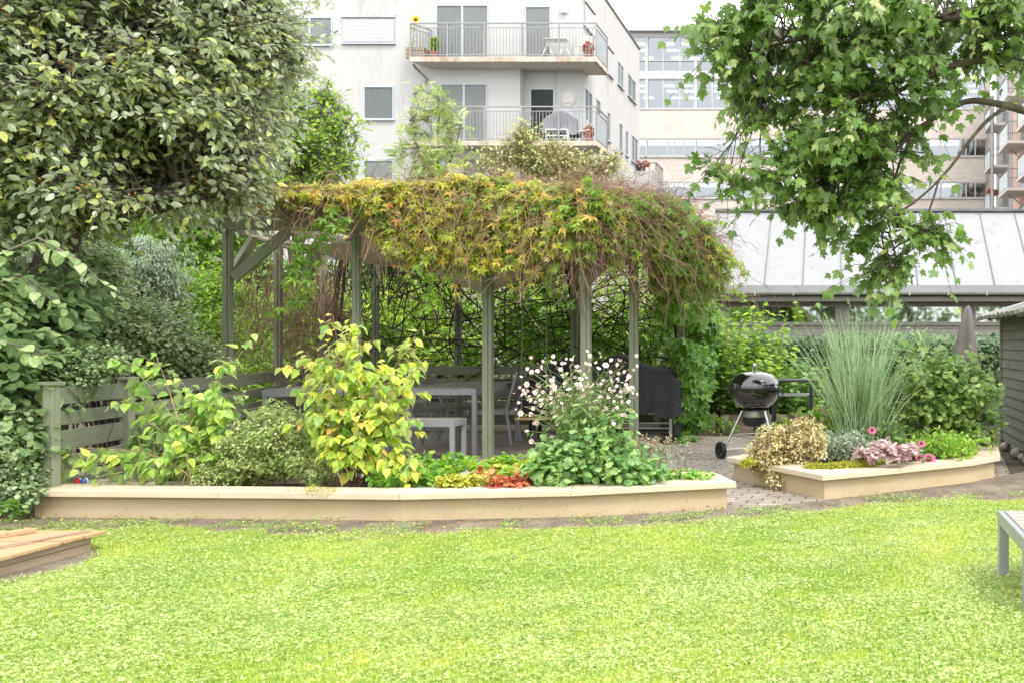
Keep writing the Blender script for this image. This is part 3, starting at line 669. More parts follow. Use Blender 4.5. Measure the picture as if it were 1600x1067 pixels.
leaves_on(a2, Pn[gsel], 19, CREEP, .075, .7, .2, t0=.0, droop=.95, spread=.95, upn=.7, clumpv=.16)
# short arching sprays all over the front face, tangled brown stems between them
def face(n, p0, p1):
    px = U(p0, p1, n); gate = np.interp(px, [375,430,520,580,650,1120],[.12,.2,.22,.4,1,1]); px = px[U(0,1,n) < gate]; n = len(px)
    y = front_y(px)-U(-.06,.10,n); x = (px-CX)*y/F; zt_, zl = ztop(x, np.maximum(y, 9.0)), zb(px); f = U(0,1,n)**.85
    return px, np.stack([x, y, zl+.06+(zt_-zl-.06)*f], 1)
pxs, B_ = face(1900, 400, 1125); n = len(B_); hole = np.exp(-((pxs-970)/80)**2)*(B_[:,2] < 2.66); kq = U(0,1,n) > hole*.72; pxs, B_ = pxs[kq], B_[kq]; n = len(B_)
Q = arcs(B_, np.stack([rng.normal(size=n)*1.0, -U(.2,1,n), U(-.5,.7,n)],1), U(.14,.42,n)*np.interp(pxs,[580,660],[.42,1]), .12, -U(.2,.9,n), 7); tw.tubes(Q, U(.0012,.0028,n), n=3)
vv = np.interp(B_[:,0]-rng.normal(size=n)*.15, [-5.6,-4.9,-4.4,-3.6,-3.0,-2.4,-1.9], [.25,.45,.55,.55,.40,.2,.05]); gs = U(0,1,n) > np.clip(vv*1.7+.35*(B_[:,2]-2.4), .12, .92)
leaves_on(a1, Q[~gs], 9, CREEP, .075, .40, .15, t0=.1, droop=.5, spread=.9, upn=.6, clumpv=.17)
leaves_on(a2, Q[gs], 9, CREEP, .078, .72, .2, t0=.1, droop=.5, spread=.9, upn=.6, clumpv=.14)
_, B_ = face(1300, 870, 1090); n = len(B_)
tw.tubes(arcs(B_, np.stack([rng.normal(size=n)*1.1, -U(-.2,.7,n), rng.normal(size=n)*.7-.3],1), U(.25,.7,n), .16, -U(0,.5,n), 11), U(.0014,.0034,n), n=3)
_, B_ = face(900, 400, 880); n = len(B_)
tw.tubes(arcs(B_, np.stack([rng.normal(size=n)*1.3, -U(-.2,.5,n), rng.normal(size=n)*.5],1), U(.25,.7,n), .14, -U(0,.4,n), 10), U(.0013,.003,n), n=3)
# long green strand trailing from the roof down to the left
def strand(pts, nl, acc, tpl, size, v, vs=.15, jig=.05, rep=4, droop=.8):
    pts = np.array(pts); K = 12; tt = np.linspace(0, len(pts)-1, K)
    base = np.stack([np.interp(tt, range(len(pts)), pts[:, j]) for j in range(3)], 1)
    Q = base[None]+np.cumsum(rng.normal(size=(rep, K, 3)), axis=1)*jig*.35+rng.normal(size=(rep, 1, 3))*jig
    tw.tubes(Q, .003); leaves_on(acc, Q, nl, tpl, size, v, vs, t0=0, droop=droop, spread=.95, upn=.45)
strand([P(530,335,8.75),P(508,352,8.7),P(490,365,8.7),P(470,392,8.7),P(452,412,8.7),P(455,440,8.7),P(440,470,8.75)], 30, a2, CREEP, .085, .62, rep=5)
strand([P(440,470,8.75),P(432,490,8.8)], 9, a2, CREEP, .07, .6, rep=2)
strand([P(690,400,8.8),P(680,440,8.8),P(675,480,8.85)], 12, a2, CREEP, .085, .6, rep=3)
strand([P(860,400,8.9),P(862,440,8.9),P(880,470,8.9)], 8, a2, CREEP, .08, .6, rep=2)
# right flank and the curtain of green leaves down to the paving
n = 9000; s_ = U(0, 1, n); y = 10.0+2.2*s_; zc = U(.0, 1, n)**.9*2.5; bul = .16*np.sin(zc*2.1)+.14*vnoise(y, zc, 2.5, 51)
y = np.where(zc < 1.5, 10.8+(y-10.0)*.64, y); x = -2.0+.12*np.clip((zc-.8)/1.2, 0, 1)+bul*.8+rng.normal(size=n)*.06+.06*s_
k = vnoise(y*1.2, zc, 2.2, 52) > np.interp(zc, [0,.6,1.3,2.5],[.66,.52,.36,.1])*np.where(y < 10.5, 1.12, .9); x, y, zc = x[k], y[k], zc[k]; n = len(x)
a2.inst(CREEPW, np.stack([x,y,zc],1), np.stack([U(-.6,.8,n),U(-.7,.3,n),U(-1.0,.1,n)],1), nrm(np.array([.3,-.9,.6])+rng.normal(size=(n,3))*.4), U(.07,.125,n), .28+.3*np.clip((zc-1.2),0,1)+rng.normal(size=n)*.16)
n = 4200; th = U(0, 1, n); y = U(9.3, 12.6, n); ang = th*1.5
x = -2.05+.72*np.sin(ang)*U(.8,1.05,n)*np.clip((y-8.6)/1.6,.35,1)*np.clip(1-.19*(y-9.7),.4,1); zc = 1.95+.75*np.cos(ang)*U(.85,1.05,n)-.12*np.clip(9.9-y,0,1)
v = .5-.35*th+rng.normal(size=n)*.15; g2 = v < .36
ps = np.stack([x,y,zc],1); tp = np.stack([.4+.6*th,U(-1,.1,n),-.3-.6*th],1); uv = nrm(np.stack([np.sin(ang),np.full(n,-.4),np.cos(ang)+.15],1)+rng.normal(size=(n,3))*.35)
a1.inst(CREEP, ps[~g2], tp[~g2], uv[~g2], U(.06,.10,(~g2).sum()), v[~g2]); a2.inst(CREEP, ps[g2], tp[g2], uv[g2], U(.06,.11,g2.sum()), .62+rng.normal(size=g2.sum())*.17)
# leaves on the back screen
n = 5200; x = U(-6.9,-1.9,n); z = U(.4,2.45,n); k = vnoise(x,z,1.6,61) > .60; x, z = x[k], z[k]; n = len(x)
a2.inst(CREEP, np.stack([x, 12.55+rng.normal(size=n)*.12, z],1), rng.normal(size=(n,3))-[0,0,.8], nrm(rng.normal(size=(n,3))+[0,-.5,1]), U(.05,.1,n), .45+rng.normal(size=n)*.2)
a1.build('turned_leaves', L['vine'], vn); a2.build('green_leaves', L['vine_green'], vn)
# dry twigs: a brown tangle where the leaves have gone, hairs everywhere else
def hang(n, pxr, dz, out=.35, wig=.18, r=(.0014, .0032), K=9, ysh=0):
    px = rng.normal(size=n)*(pxr[1]-pxr[0])*.30+(pxr[0]+pxr[1])/2 if n > 300 else U(*pxr, n)
    y0 = front_y(px)+U(-.05, .6, n)+ysh; x0 = (px-CX)*y0/F; z0 = ztop(x0, y0)+U(-.15, .03, n)
    d = np.stack([U(-1,1,n)*.8, -U(.1,1,n), U(-.5,.5,n)],1)
    Q = curves(np.stack([x0,y0,z0],1), d, U(.2, out*2.2, n), sag=-U(*dz, n), wig=wig*2.2, K=K)
    tw.tubes(Q, U(*r, n), n=3)
hang(600, (890,1080), (.1,.9), wig=.42, out=.26); hang(420, (375,600), (.1,.8), out=.25); hang(700, (560,900), (.3,1.3)); hang(260, (1060,1125), (.3,1.2))
n = 380; x = U(-6.3,-1.6,n); y = U(8.9,12.5,n); d = rng.normal(size=(n,3))*[1,1,.25]+[0,0,.12]
tw.tubes(curves(np.stack([x,y,ztop(x,y)-.06],1), d, U(.2,.6,n), wig=.25), U(.0015,.003,n), n=3)
st = FA()
n = 210; x = U(-6.9,-2.0,n); z = U(.2,2.3,n); d = np.stack([rng.normal(size=n),rng.normal(size=n)*.15,np.abs(rng.normal(size=n))*.9],1)
st.tubes(arcs(np.stack([x,12.5+rng.normal(size=n)*.12,z],1), d, U(.7,2.4,n), .10, -U(-.1,.4,n)), U(.003,.012,n), n=5)
n = 420; x = U(-6.9,-2.0,n); d = rng.normal(size=(n,3))*[1,.2,1]
st.tubes(arcs(np.stack([x,12.5+rng.normal(size=n)*.15,U(.9,2.5,n)],1), d, U(.4,1.3,n), .14, -U(0,.5,n)), U(.0015,.005,n), n=3)
n = 330; s_ = U(0,1,n); x = -6.3-.6*s_+rng.normal(size=n)*.10; y = 9.6+2.8*s_
tw.tubes(arcs(np.stack([x,y,U(1.6,2.4,n)],1), np.stack([rng.normal(size=n)*.35,rng.normal(size=n)*.3,-np.ones(n)],1), U(.5,1.7,n), .07), U(.0015,.004,n), n=3)
n = 160; x = U(-6.6,-4.6,n); y = U(11.2,12.3,n)
st.tubes(curves(np.stack([x,y,np.full(n,2.4)],1), np.stack([rng.normal(size=n)*.3,rng.normal(size=n)*.3,-np.ones(n)],1), U(.3,1.1,n), wig=.2, K=8), U(.002,.005,n), n=3)
for q in ([(-2.0,11.9,0),(-2.05,11.8,1.2),(-2.1,11.5,2.4),(-3.0,10.8,2.62)],[(-3.45,12.1,0),(-3.5,12.05,1.3),(-3.6,11.8,2.45),(-4.2,11,2.6)],[(-6.75,12.1,0),(-6.8,12.1,1.2),(-6.6,11.9,2.4),(-5.9,11,2.6)]):
    q = np.array(q, float); tt = np.linspace(0,3,14); Q = np.stack([np.interp(tt, range(4), q[:,j]) for j in range(3)],1)[None]+np.cumsum(rng.normal(size=(3,14,3))*.02,1); st.tubes(Q, np.array([.03,.022,.016]), n=6)
tw.build('dry_twigs', M['twig'], vn)
for A_ in st.V: A_[:, 2] = np.minimum(A_[:, 2], 2.6); A_[:, 0] = np.clip(A_[:, 0], -7.15, -1.85)
st.build('stems', M['vine_stem'], vn)
# =============================================================== furniture under the pergola
def table(label, loc, lx, ly, rz, h=.73):
    t = thing('slatted_table', label, 'table', loc, None)
    lg = .048
    f = MB(); f.box(0, lx, 0, .035, h-.066, h-.004); f.box(0, lx, ly-.035, ly, h-.066, h-.004); f.box(0, .035, .036, ly-.036, h-.066, h-.004); f.box(lx-.035, lx, .036, ly-.036, h-.066, h-.004)
    f.build('frame', M['alu'], t, bevel=.002, world=False)
    for x0 in (0.001, lx-lg-.001):
        for y0 in (0.001, ly-lg-.001): MB().box(x0, x0+lg, y0, y0+lg, 0, h-.067).build('leg', M['alu'], t, bevel=.003, world=False)
    b = MB(); long_y = ly > lx; n = int((lx if long_y else ly)/.085)
    for i in range(n):
        a0, a1 = ((lx if long_y else ly)-.02)*i/n+.01+.003, ((lx if long_y else ly)-.02)*(i+1)/n+.01-.003
        (b.box(a0, a1, .01, ly-.01, h-.003, h+.012) if long_y else b.box(.01, lx-.01, a0, a1, h-.003, h+.012))
    b.build('top_slats', M['slat'], t, world=False)
    t.rotation_euler = (0, 0, rz); return t
table('slatted grey table standing lengthwise behind the metal bench', (-4.70, 9.66, 0), .78, 1.56, .05)
table('low wide grey table end showing left of the tall yellow shrub', (-6.06, 9.42, 0), 1.30, .66, .0)
def bench(label, loc, lx, ly, h, rz=0, lg=.055, mat='slatx'):
    t = thing('metal_bench', label, 'bench', loc); n = max(3, int(ly/.09))
    f = MB(); f.box(0, lx, 0, .03, h-.065, h); f.box(0, lx, ly-.03, ly, h-.065, h); f.box(0, .03, .031, ly-.031, h-.065, h); f.box(lx-.03, lx, .031, ly-.031, h-.065, h)
    f.build('frame', M['alu'], t, bevel=.002, world=False)
    for x0 in (.001, lx-lg-.001):
        for y0 in (.001, ly-lg-.001): MB().box(x0, x0+lg, y0, y0+lg, 0, h-.066).build('leg', M['alu'], t, bevel=.003, world=False)
    b = MB()
    for i in range(n):
        w_ = (ly-.06)/n; b.box(.031, lx-.031, .03+w_*i+.003, .03+w_*(i+1)-.003, h-.02, h+.006)
    b.build('seat_slats', M[mat], t, world=False)
    t.rotation_euler = (0, 0, rz); return t
bench('grey metal bench with slatted seat in front of the table', (-5.12, 9.22, 0), 1.16, .33, .43, lg=.042)
# foreground bench, right edge of the frame
bench('pale grey slatted bench standing on the lawn at the right edge', (.84, 4.05, 0), 1.5, .68, .35, lg=.05, mat='white_paint' if False else 'slatx')

def chair(label, loc, rz):
    """facing +x; slatted aluminium dining chair"""
    t = thing('slatted_chair', label, 'chair', loc, 'grey slatted chairs at the table'); W = .42
    for s in (0, 1):
        y = s*(W-.025)+.0125
        MB().bar([.40, y, 0], [.38, y, .425], .026, .026).build('leg', M['alu'], t, bevel=.002, world=False)
        b = MB(); b.bar([-.03, y, 0], [.03, y, .43], .03, .026, up=(0,1,0)); b.bar([.03, y, .425], [-.09, y, .86], .03, .026, up=(0,1,0)); b.build('leg', M['alu'], t, bevel=.002, world=False)
    f = MB(); f.box(.0, .41, .026, .046, .40, .43); f.box(.0, .41, W-.046, W-.026, .40, .43); f.build('seat_frame', M['alu'], t, world=False)
    b = MB()
    for i in range(5): b.box(.03+.076*i, .03+.076*i+.068, .027, W-.027, .431, .445)
    b.build('seat', M['slat'], t, world=False)
    b = MB()
    for i in range(3):
        z = .60+.085*i; x = .03-.12*(z-.425)/.435
        b.bar([x, .027, z], [x, W-.027, z], .014, .075, up=(-.27, 0, 1))
    b.build('backrest', M['slat'], t, world=False)
    b = MB(); b.bar([-.09, .0, .865], [-.09, W, .865], .032, .02); b.build('top_rail', M['alu'], t, bevel=.002, world=False)
    t.rotation_euler = (0, 0, rz); return t
c1 = chair('grey slatted chair turned to the table right of the central post', (-3.98, 11.16, 0), math.pi+.06)
c2 = copy_tree(c1); c2.location = (-5.05, 10.25, 0); c2.rotation_euler = (0, 0, .04); c2['label'] = 'grey slatted chair on the left long side of the table, nearer to the bench'
c3 = copy_tree(c1); c3.location = (-5.02, 10.85, 0); c3.rotation_euler = (0, 0, -.05); c3['label'] = 'grey slatted chair on the left long side of the table, by the back fence'

# swing: two ropes and a little plank
sw = thing('rope_swing', 'small wooden swing seat hanging on two ropes behind the anemone', 'swing', (-3.5, 10.2, .36))
MB().box(-3.66, -3.28, 10.12, 10.30, .355, .378).build('seat', M['sand_wood'], sw, bevel=.003)
for xx in (-3.61, -3.33): MB().tube([(xx, 10.21, .378), (xx+.004, 10.21, 1.4), (xx+.01, 10.2, 2.4)], .007, 6).build('rope', M['rope'], sw)

# =============================================================== kettle barbecue
K = np.array([-.90, 9.62, 0]); kt = thing('kettle_barbecue', 'round black kettle barbecue on three legs with wheels', 'barbecue', K)
def pr(f, n, a, b): return [f(a+(b-a)*i/n) for i in range(n+1)]
R = .272
MB().lathe(pr(lambda a: (R*math.cos(a)**.9 if a < 1.55 else .001, .735-.225*math.sin(a)), 16, 0.0, math.pi/2), K, 48).build('bowl', M['enamel'], kt, True)
MB().lathe([(R, .728), (R+.010, .732), (R+.012, .742), (R, .748)], K, 48).build('rim', M['black_plastic'], kt, True)
MB().lathe([(R+.004, .74), (R+.007, .752), (R+.004, .765)]+pr(lambda a: (max((R-.002)*math.cos(a)**.75, .001), .765+.158*math.sin(a)), 16, .02, math.pi/2), K, 48).build('lid', M['enamel'], kt, True)
b = MB(); b.tube([K+[-.02,0,.915], K+[-.02,0,.965]], .009, 8); b.tube([K+[.02,0,.915], K+[.02,0,.965]], .009, 8); b.build('handle_bracket', M['steel'], kt)
b = MB(); b.lathe([(.001,.960),(.02,.962),(.026,.985),(.02,1.005),(.001,1.008)], K, 16); b.build('lid_handle', M['steel'], kt, True)
MB().lathe([(.001,0),(.03,.001),(.032,.006),(.001,.008)], K+[.11,-.05,.90], 16).build('lid_vent', M['steel'], kt, True)
MB().lathe([(.125,.505),(.13,.50),(.13,.44),(.125,.435)], K, 32).build('ash_collar', M['steel'], kt, True)
b = MB()
for i in range(14):
    g = math.pi+math.pi*i/13; b.box(K[0]+.131*math.cos(g)-.005, K[0]+.131*math.cos(g)+.005, K[1]+.131*math.sin(g)-.004, K[1]+.131*math.sin(g)+.004, .480, .492)
b.build('vent_slots', M['black_plastic'], kt)
MB().lathe([(.128,.436),(.128,.385),(.11,.345),(.06,.33),(.001,.328)], K, 32).build('ash_pot', M['black_metal'], kt, True)
b = MB(); b.tube([K+[0,0,.33], K+[0,-.01,.285]], .012, 8); b.build('damper_stem', M['black_metal'], kt)
b = MB(); b.tube([K+[.262,-.09,.66], K+[.31,-.12,.655], K+[.31,-.12,.70], K+[.265,-.08,.72]], .010, 8); b.build('side_handle', M['black_plastic'], kt, True)
b = MB(); b.tube([K+[-.27,-.04,.735], K+[-.32,-.05,.735]], .010, 8); b.build('lid_hook', M['black_plastic'], kt, True)
LG = {'a': (K+[-.13,-.03,.50], K+[-.32,-.10,.09]), 'b': (K+[.13,.05,.50], K+[.22,.33,.09]), 'c': (K+[.12,-.12,.50], K+[.27,-.30,.0])}
for a_, b_ in LG.values(): MB().tube([a_, b_], .0125, 10).build('leg', M['steel'], kt, True)
MB().tube([LG['a'][1], LG['b'][1]], .006, 8).build('axle', M['steel'], kt)
ax = nrm(LG['b'][1]-LG['a'][1])
for e_, sg in ((LG['a'][1], -1), (LG['b'][1], 1)):
    c = e_+ax*sg*.035; wv = MB(); hb = MB(); u_ = np.array([0,0,1.]); v_ = np.cross(ax, u_)
    ring = lambda r, o: [c+ax*o+r*(math.cos(g)*u_+math.sin(g)*v_) for g in np.arange(28)*2*math.pi/28]
    prof = [(.055,-.016),(.088,-.020),(.094,-.012),(.094,.012),(.088,.020),(.055,.016)]
    vs = sum([ring(r, o) for r, o in prof], []); wv.add(vs, [(i*28+k, i*28+(k+1)%28, (i+1)*28+(k+1)%28, (i+1)*28+k) for i in range(5) for k in range(28)]+[(5*28+k, 5*28+(k+1)%28, (k+1)%28, k) for k in range(28)])
    wo_ = wv.build('wheel', M['black_plastic'], kt, True)
    for k in range(5):
        g = k*2*math.pi/5; d = math.cos(g)*u_+math.sin(g)*v_; hb.bar(c+d*.008, c+d*.062, .016, .018, up=ax)
    hb.tube([c-ax*.022, c+ax*.022], .017, 12); hb.build('hub_spokes', M['black_plastic'], wo_)
b = MB(); tri = [a_+(b_-a_)*.62 for a_, b_ in LG.values()]
for i in range(3): b.tube([tri[i], tri[(i+1)%3]], .005, 6)
b.build('leg_rack', M['steel'], kt)

# small black side table
st_ = thing('side_table', 'narrow black metal side table next to the kettle barbecue', 'table', (-.55, 10.75, 0))
x0, x1, y0, y1 = -.80, -.30, 10.55, 10.95
b = MB(); b.box(x0,x1,y0,y1,.765,.79); b.build('top', M['black_metal'], st_, bevel=.003)
b = MB(); b.box(x0+.02,x1-.02,y0+.02,y1-.02,.60,.615); b.build('shelf', M['alu'], st_)
for xx in (x0+.012, x1-.045):
    for yy in (y0+.012, y1-.045): MB().box(xx, xx+.033, yy, yy+.033, 0, .764).build('leg', M['black_metal'], st_)

# covered barbecues
def cover_shell(profile, y0, y1, hem, n=26):
    """fabric thrown over a grill: ridge profile (x, z) swept through depth, shoulders rounded, hem wavy"""
    X = np.array([p[0] for p in profile]); Z = np.array([p[1] for p in profile]); xs = np.linspace(X[0], X[-1], n*2); zs = np.interp(xs, X, Z)
    zs = np.convolve(np.pad(zs, 3, 'edge'), np.ones(7)/7, 'valid'); m = len(xs); b = MB(); cx, cy = (X[0]+X[-1])/2, (y0+y1)/2
    rows = []
    for j in range(15):                       # over the top
        f = j/14; y = y0+(y1-y0)*f; sh = 1-.16*abs(2*f-1)**3
        rows.append([(x, y, hem+(z-hem)*sh) for x, z in zip(xs, zs)])
    vs = [p for r_ in rows for p in r_]; fs = [(j*m+i, j*m+i+1, (j+1)*m+i+1, (j+1)*m+i) for j in range(14) for i in range(m-1)]
    b.add(vs, fs)
    # skirt all round
    loop = rows[0]+[r_[-1] for r_ in rows[1:]]+rows[-1][::-1][1:]+[r_[0] for r_ in rows[::-1][1:-1]]
    q = len(loop); sk = []
    for k in range(9):
        f = k/8
        for i, p in enumerate(loop):
            g = i*2*math.pi/q; fold = (.018*math.sin(g*17)+.012*math.sin(g*31+1))*f
            ox, oy = p[0]-cx, p[1]-cy; l = math.hypot(ox, oy)
            hz = hem+.03*math.sin(g*5)+.015*math.sin(g*11)
            sk.append((p[0]+ox/l*fold+.03*f*ox/l*math.sin(g*3), p[1]+oy/l*fold, p[2]+(hz-p[2])*f))
    b.add(sk, [(k*q+i, (k+1)*q+i, (k+1)*q+(i+1)%q, k*q+(i+1)%q) for k in range(8) for i in range(q)])
    return b
g2 = thing('covered_barbecue', 'big gas barbecue under a black cover beside the green vine curtain', 'barbecue', (-2.45, 11.0, 0))
ob = cover_shell([(-3.05,.80),(-2.98,.90),(-2.82,1.06),(-2.66,1.10),(-2.5,1.03),(-2.35,.95),(-2.05,.89),(-1.93,.84),(-1.90,.78)], 10.72, 11.26, .36).build('cover', M['cover'], g2, True)
b = MB()
for xx in (-2.95, -2.02):
    for yy in (10.8, 11.18): b.box(xx-.018, xx+.018, yy-.018, yy+.018, .09, .40)
b.build('cart_frame', M['steel'], g2, bevel=.002)
MB().box(-2.96, -2.0, 10.8, 11.18, .14, .16).build('bottom_shelf', M['black_metal'], g2)
b = MB(); b.bar([-2.95,10.79,.26],[-2.02,10.79,.26],.014,.014); b.bar([-2.95,10.79,.20],[-2.02,10.79,.20],.014,.014); b.build('front_rail', M['steel'], g2)
MB().box(-1.99,-1.93,10.85,11.15,.10,.34).build('side_panel', M['black_metal'], g2)
for xx in (-2.95, -2.02):
    for yy in (10.8, 11.18): MB().lathe([(.001,-.014),(.04,-.014),(.045,0),(.04,.014),(.001,.014)], (xx, yy, .046), 16, 'x').build('castor', M['black_plastic'], g2, True)
g1 = thing('covered_barbecue', 'smaller barbecue under a dark cover, half hidden behind the anemone flowers', 'barbecue', (-3.5, 11.3, 0))
cover_shell([(-3.95,.72),(-3.88,.80),(-3.66,.96),(-3.48,1.02),(-3.3,.97),(-3.18,.82),(-3.12,.70)], 11.15, 11.62, .30).build('cover', M['cover'], g1, True)
b = MB()
for xx in (-3.85, -3.2):
    for yy in (11.2, 11.55): b.box(xx-.018, xx+.018, yy-.018, yy+.018, 0, .36)
b.build('cart_frame', M['black_metal'], g1)

# =============================================================== sandbox with wooden lid
sb = thing('sandbox', 'low wooden sandbox with an orange-brown plank lid', 'sandbox', (-4.42, 5.29, 0))
b = MB()
for z0, z1 in ((0,.052),(.055,.094)):
    b.box(-4.445,-4.41,3.4,5.29,z0,z1); b.box(-6.4,-4.446,5.255,5.29,z0,z1)
b.build('side_boards', M['box_wood'], sb, bevel=.003)
MB().box(-6.4,-4.446,3.4,5.254,-.02,.03).build('sand_bed', M['dirt'], sb)
for i in range(12):
    y1_ = 5.335-i*.145; z_ = .098+.002*math.sin(i*2.1)
    jx = .012*math.sin(i*5.3); MB().box(-6.3,-4.36+jx,y1_-.136,y1_,z_,z_+.02).build('lid_board', M['sand_wood'], sb, bevel=.003)
MB().bar([-4.75,5.28,.132],[-5.15,4.2,.136],.07,.024).build('lid_batten', M['sand_wood'], sb, bevel=.003)
MB().bar([-4.62,4.62,.130],[-4.42,5.30,.130],.018,.008).build('lid_edge_strip', M['box_wood'], sb)
MB().box(-4.78,-4.73,5.0,5.03,.121,.135).build('hinge', M['galv'], sb)

b = MB(); b.add([(-4.40,5.30,.010),(-4.40,4.2,.010),(-4.24,4.3,.010),(-4.20,4.62,.010),(-4.17,4.9,.010),(-4.28,5.2,.010)], [(0,1,2,3,4,5)]); tag(b.build('dirt_patch', M['dirt']), kind='structure')
# toys in the planter corner, and a dark pot by the fence
for nm, lb, px, m_ in (('toy_ball','small red ball lying under the left shrub in the planter',122,'red_toy'),('toy_ball','small blue and white ball beside the red one in the planter',132,'blue_toy')):
    c = at_z(px, 752, .215); t = thing(nm, lb, 'ball', c+[0,0,-.02])
    MB().lathe(pr(lambda a: (.024*math.cos(a), .024*math.sin(a)), 12, -math.pi/2, math.pi/2), c+[0,0,.005], 18).build('shell', M[m_], t, True)
    MB().lathe([(.0248,-.006),(.0248,.006)], c+[0,0,.005], 18, 'y').build('band', M['white_paint'], t, True)
c = np.array([-5.45, 7.45, 0]); t = thing('plant_pot', 'dark round pot standing in front of the rail fence', 'pot', c)
MB().lathe([(.001,.0),(.07,.0),(.085,.5),(.093,.5),(.093,.53),(.08,.53),(.075,.48),(.001,.47)], c, 24).build('pot_body', M['black_plastic'], t, True)

# =============================================================== folded parasol and shed
u = thing('folded_parasol', 'closed garden parasol wrapped in a grey-brown cover', 'parasol', (1.62, 11.6, 0))
b = MB(); rows = []
for j in range(17):
    f = j/16; z = .55+f*1.13; r = .185*(1-f)**.75+.030; cx_ = 1.60+.075*f
    rows += [(cx_+r*(1+.16*math.sin(5*g+2*f)+.07*math.sin(9*g))*math.cos(g), 11.6+r*(1+.16*math.sin(5*g+2*f))*math.sin(g), z) for g in np.arange(40)*2*math.pi/40]
b.add(rows+[(1.685,11.6,1.705)], [(i*40+k, i*40+(k+1)%40, (i+1)*40+(k+1)%40, (i+1)*40+k) for i in range(16) for k in range(40)]+[(16*40+k, 16*40+(k+1)%40, 17*40) for k in range(40)])
b.build('cover', M['umbrella'], u, True)
MB().tube([(1.62,11.6,0),(1.62,11.6,.7)], .022, 10).build('pole', M['black_metal'], u)
MB().lathe([(.001,0),(.24,0),(.24,.05),(.05,.09),(.001,.09)], (1.62,11.6,0), 24).build('base', M['black_plastic'], u, True)

sh = thing('garden_shed', 'grey-green boarded shed with weathered roof at the right edge', 'shed', (1.92, 10.3, 0))
b = MB(); zb_ = .10; nb_ = 14
for i in range(nb_):
    z0 = zb_+i*.105; b.bar([1.93, 8.75, z0+.052], [1.93, 10.55, z0+.052], .022, .104, up=(.16,0,1))
b.build('wall_boards', M['shed_wall'], sh)
MB().box(1.945, 4.6, 8.77, 10.5, .1, 1.55).build('wall', M['shed_wall'], sh)
b = MB()
for i in range(nb_): z0 = zb_+i*.105; b.bar([1.95, 10.52, z0+.052], [4.6, 10.52, z0+.052], .022, .104, up=(0,.16,1))
b.build('back_boards', M['shed_wall'], sh)
MB().box(1.90,1.95,10.5,10.56,.06,1.55).build('corner_trim', M['pav_trim'], sh)
b = MB(); n1 = 30
vs = []
for j in range(n1+1):
    y = 8.5+(10.85-8.5)*j/n1; dz = .012*math.sin(j*1.9)+.008*math.sin(j*4.1); 
    vs += [(1.66+.012*math.sin(j*2.7), y, 1.53+dz), (3.2, y, 2.02), (3.2, y, 1.975), (1.67+.012*math.sin(j*2.7), y, 1.495+dz)]
b.add(vs, [(4*j, 4*j+4, 4*j+5, 4*j+1) for j in range(n1)]+[(4*j+3, 4*j+2, 4*j+6, 4*j+7) for j in range(n1)]+[(4*j, 4*j+3, 4*j+7, 4*j+4) for j in range(n1)]+[(0,1,2,3),(4*n1,4*n1+3,4*n1+2,4*n1+1)])
b.build('roof', M['shed_roof'], sh)
b = MB()
for yy in (8.8, 9.4, 10.0, 10.5): b.bar([1.75,yy,1.50],[2.2,yy,1.645],.05,.05)
b.build('rafter_ends', M['pav_trim'], sh)
for yy, rr in ((8.95,.07),(9.2,.06),(9.55,.075),(10.2,.065)):
    s_ = MB(); s_.lathe(pr(lambda a: (rr*math.cos(a), rr*.8*math.sin(a)), 8, -math.pi/2, math.pi/2), (1.9, yy, .05), 12)
    tag(s_.build('stone', M['pavers'], smooth=True), 'grey foundation stone under the shed wall', 'stone', 'stones under the shed')

# timber-collar beds at the back
def collar(label, x0, x1, y0=12.0, y1=12.9, h=.27):
    t = thing('pallet_collar_bed', label, 'planter box', (x0, y0, 0), 'wooden collar beds along the hedge')
    for a, b_ in (((x0,y0),(x1,y0)),((x1,y0),(x1,y1)),((x1,y1),(x0,y1)),((x0,y1),(x0,y0))):
        MB().bar([*a,h/2],[*b_,h/2],.025,h).build('side_board', M['collar_wood'], t, bevel=.002)
    for x in (x0, x1):
        c = MB(); sx = 1 if x == x0 else -1
        c.box(min(x-sx*.016, x+sx*.075), max(x-sx*.016, x+sx*.075), y0-.020, y0-.0135, .01, h-.01)
        c.build('corner_hinge', M['galv'], t)
    MB().box(x0+.02,x1-.02,y0+.02,y1-.02,0,h-.05).build('soil', M['soil'], t); return t
collar('wooden collar bed with steel corners beside the vine curtain', -2.45, -1.66)
collar('wooden collar bed with steel corners behind the kettle barbecue', -1.54, -.28)
kb = MB()
for i in range(14): kb.box(-2.0+.3*i+.004, -1.7+.3*i-.004, 11.80, 11.87, 0, .035)
tag(kb.build('edging_kerb', M['collar_wood']), kind='structure')
# =============================================================== plants
def plant(name, label, cat, base, group=None): return thing(name, label, cat, base, group)
def canes(root, base, tips, leafmat, stemmat, tpl, size, nl=26, side=5, v=.5, vs=.2, lift=.25, r=.006, droop=.5, sidelen=.28, sl=9, t0=.25, vfun=None, spread=.85, jb=.05):
    fa, fs = FA(), FA(); Q = []
    for tp in tips: Q.append(bez(np.array(base)+[*(rng.normal(size=2)*jb), 0], tp, 10, lift))
    Q = np.array(Q); fs.tubes(Q, np.linspace(r, r*.35, 10)[None]*np.ones((len(Q), 1)), n=5)
    if side:
        p, tg, t = along(Q, side, .3, .95); d = nrm(np.cross(tg, rng.normal(size=p.shape)))+tg*.7+[0,0,.25]
        S = curves(p, d, sidelen*U(.5, 1.2, len(p)), sag=-.3, wig=.12, K=6); fs.tubes(S, r*.35, n=4)
        leaves_on(fa, S, sl, tpl, size*.9, v, vs, t0=.1, droop=droop, spread=spread, clumpv=.1)
    leaves_on(fa, Q, nl, tpl, size, v, vs, t0=t0, droop=droop, spread=spread, even=True, clumpv=.08)
    fs.build('stems', stemmat, root); fa.build('leaves', leafmat, root)

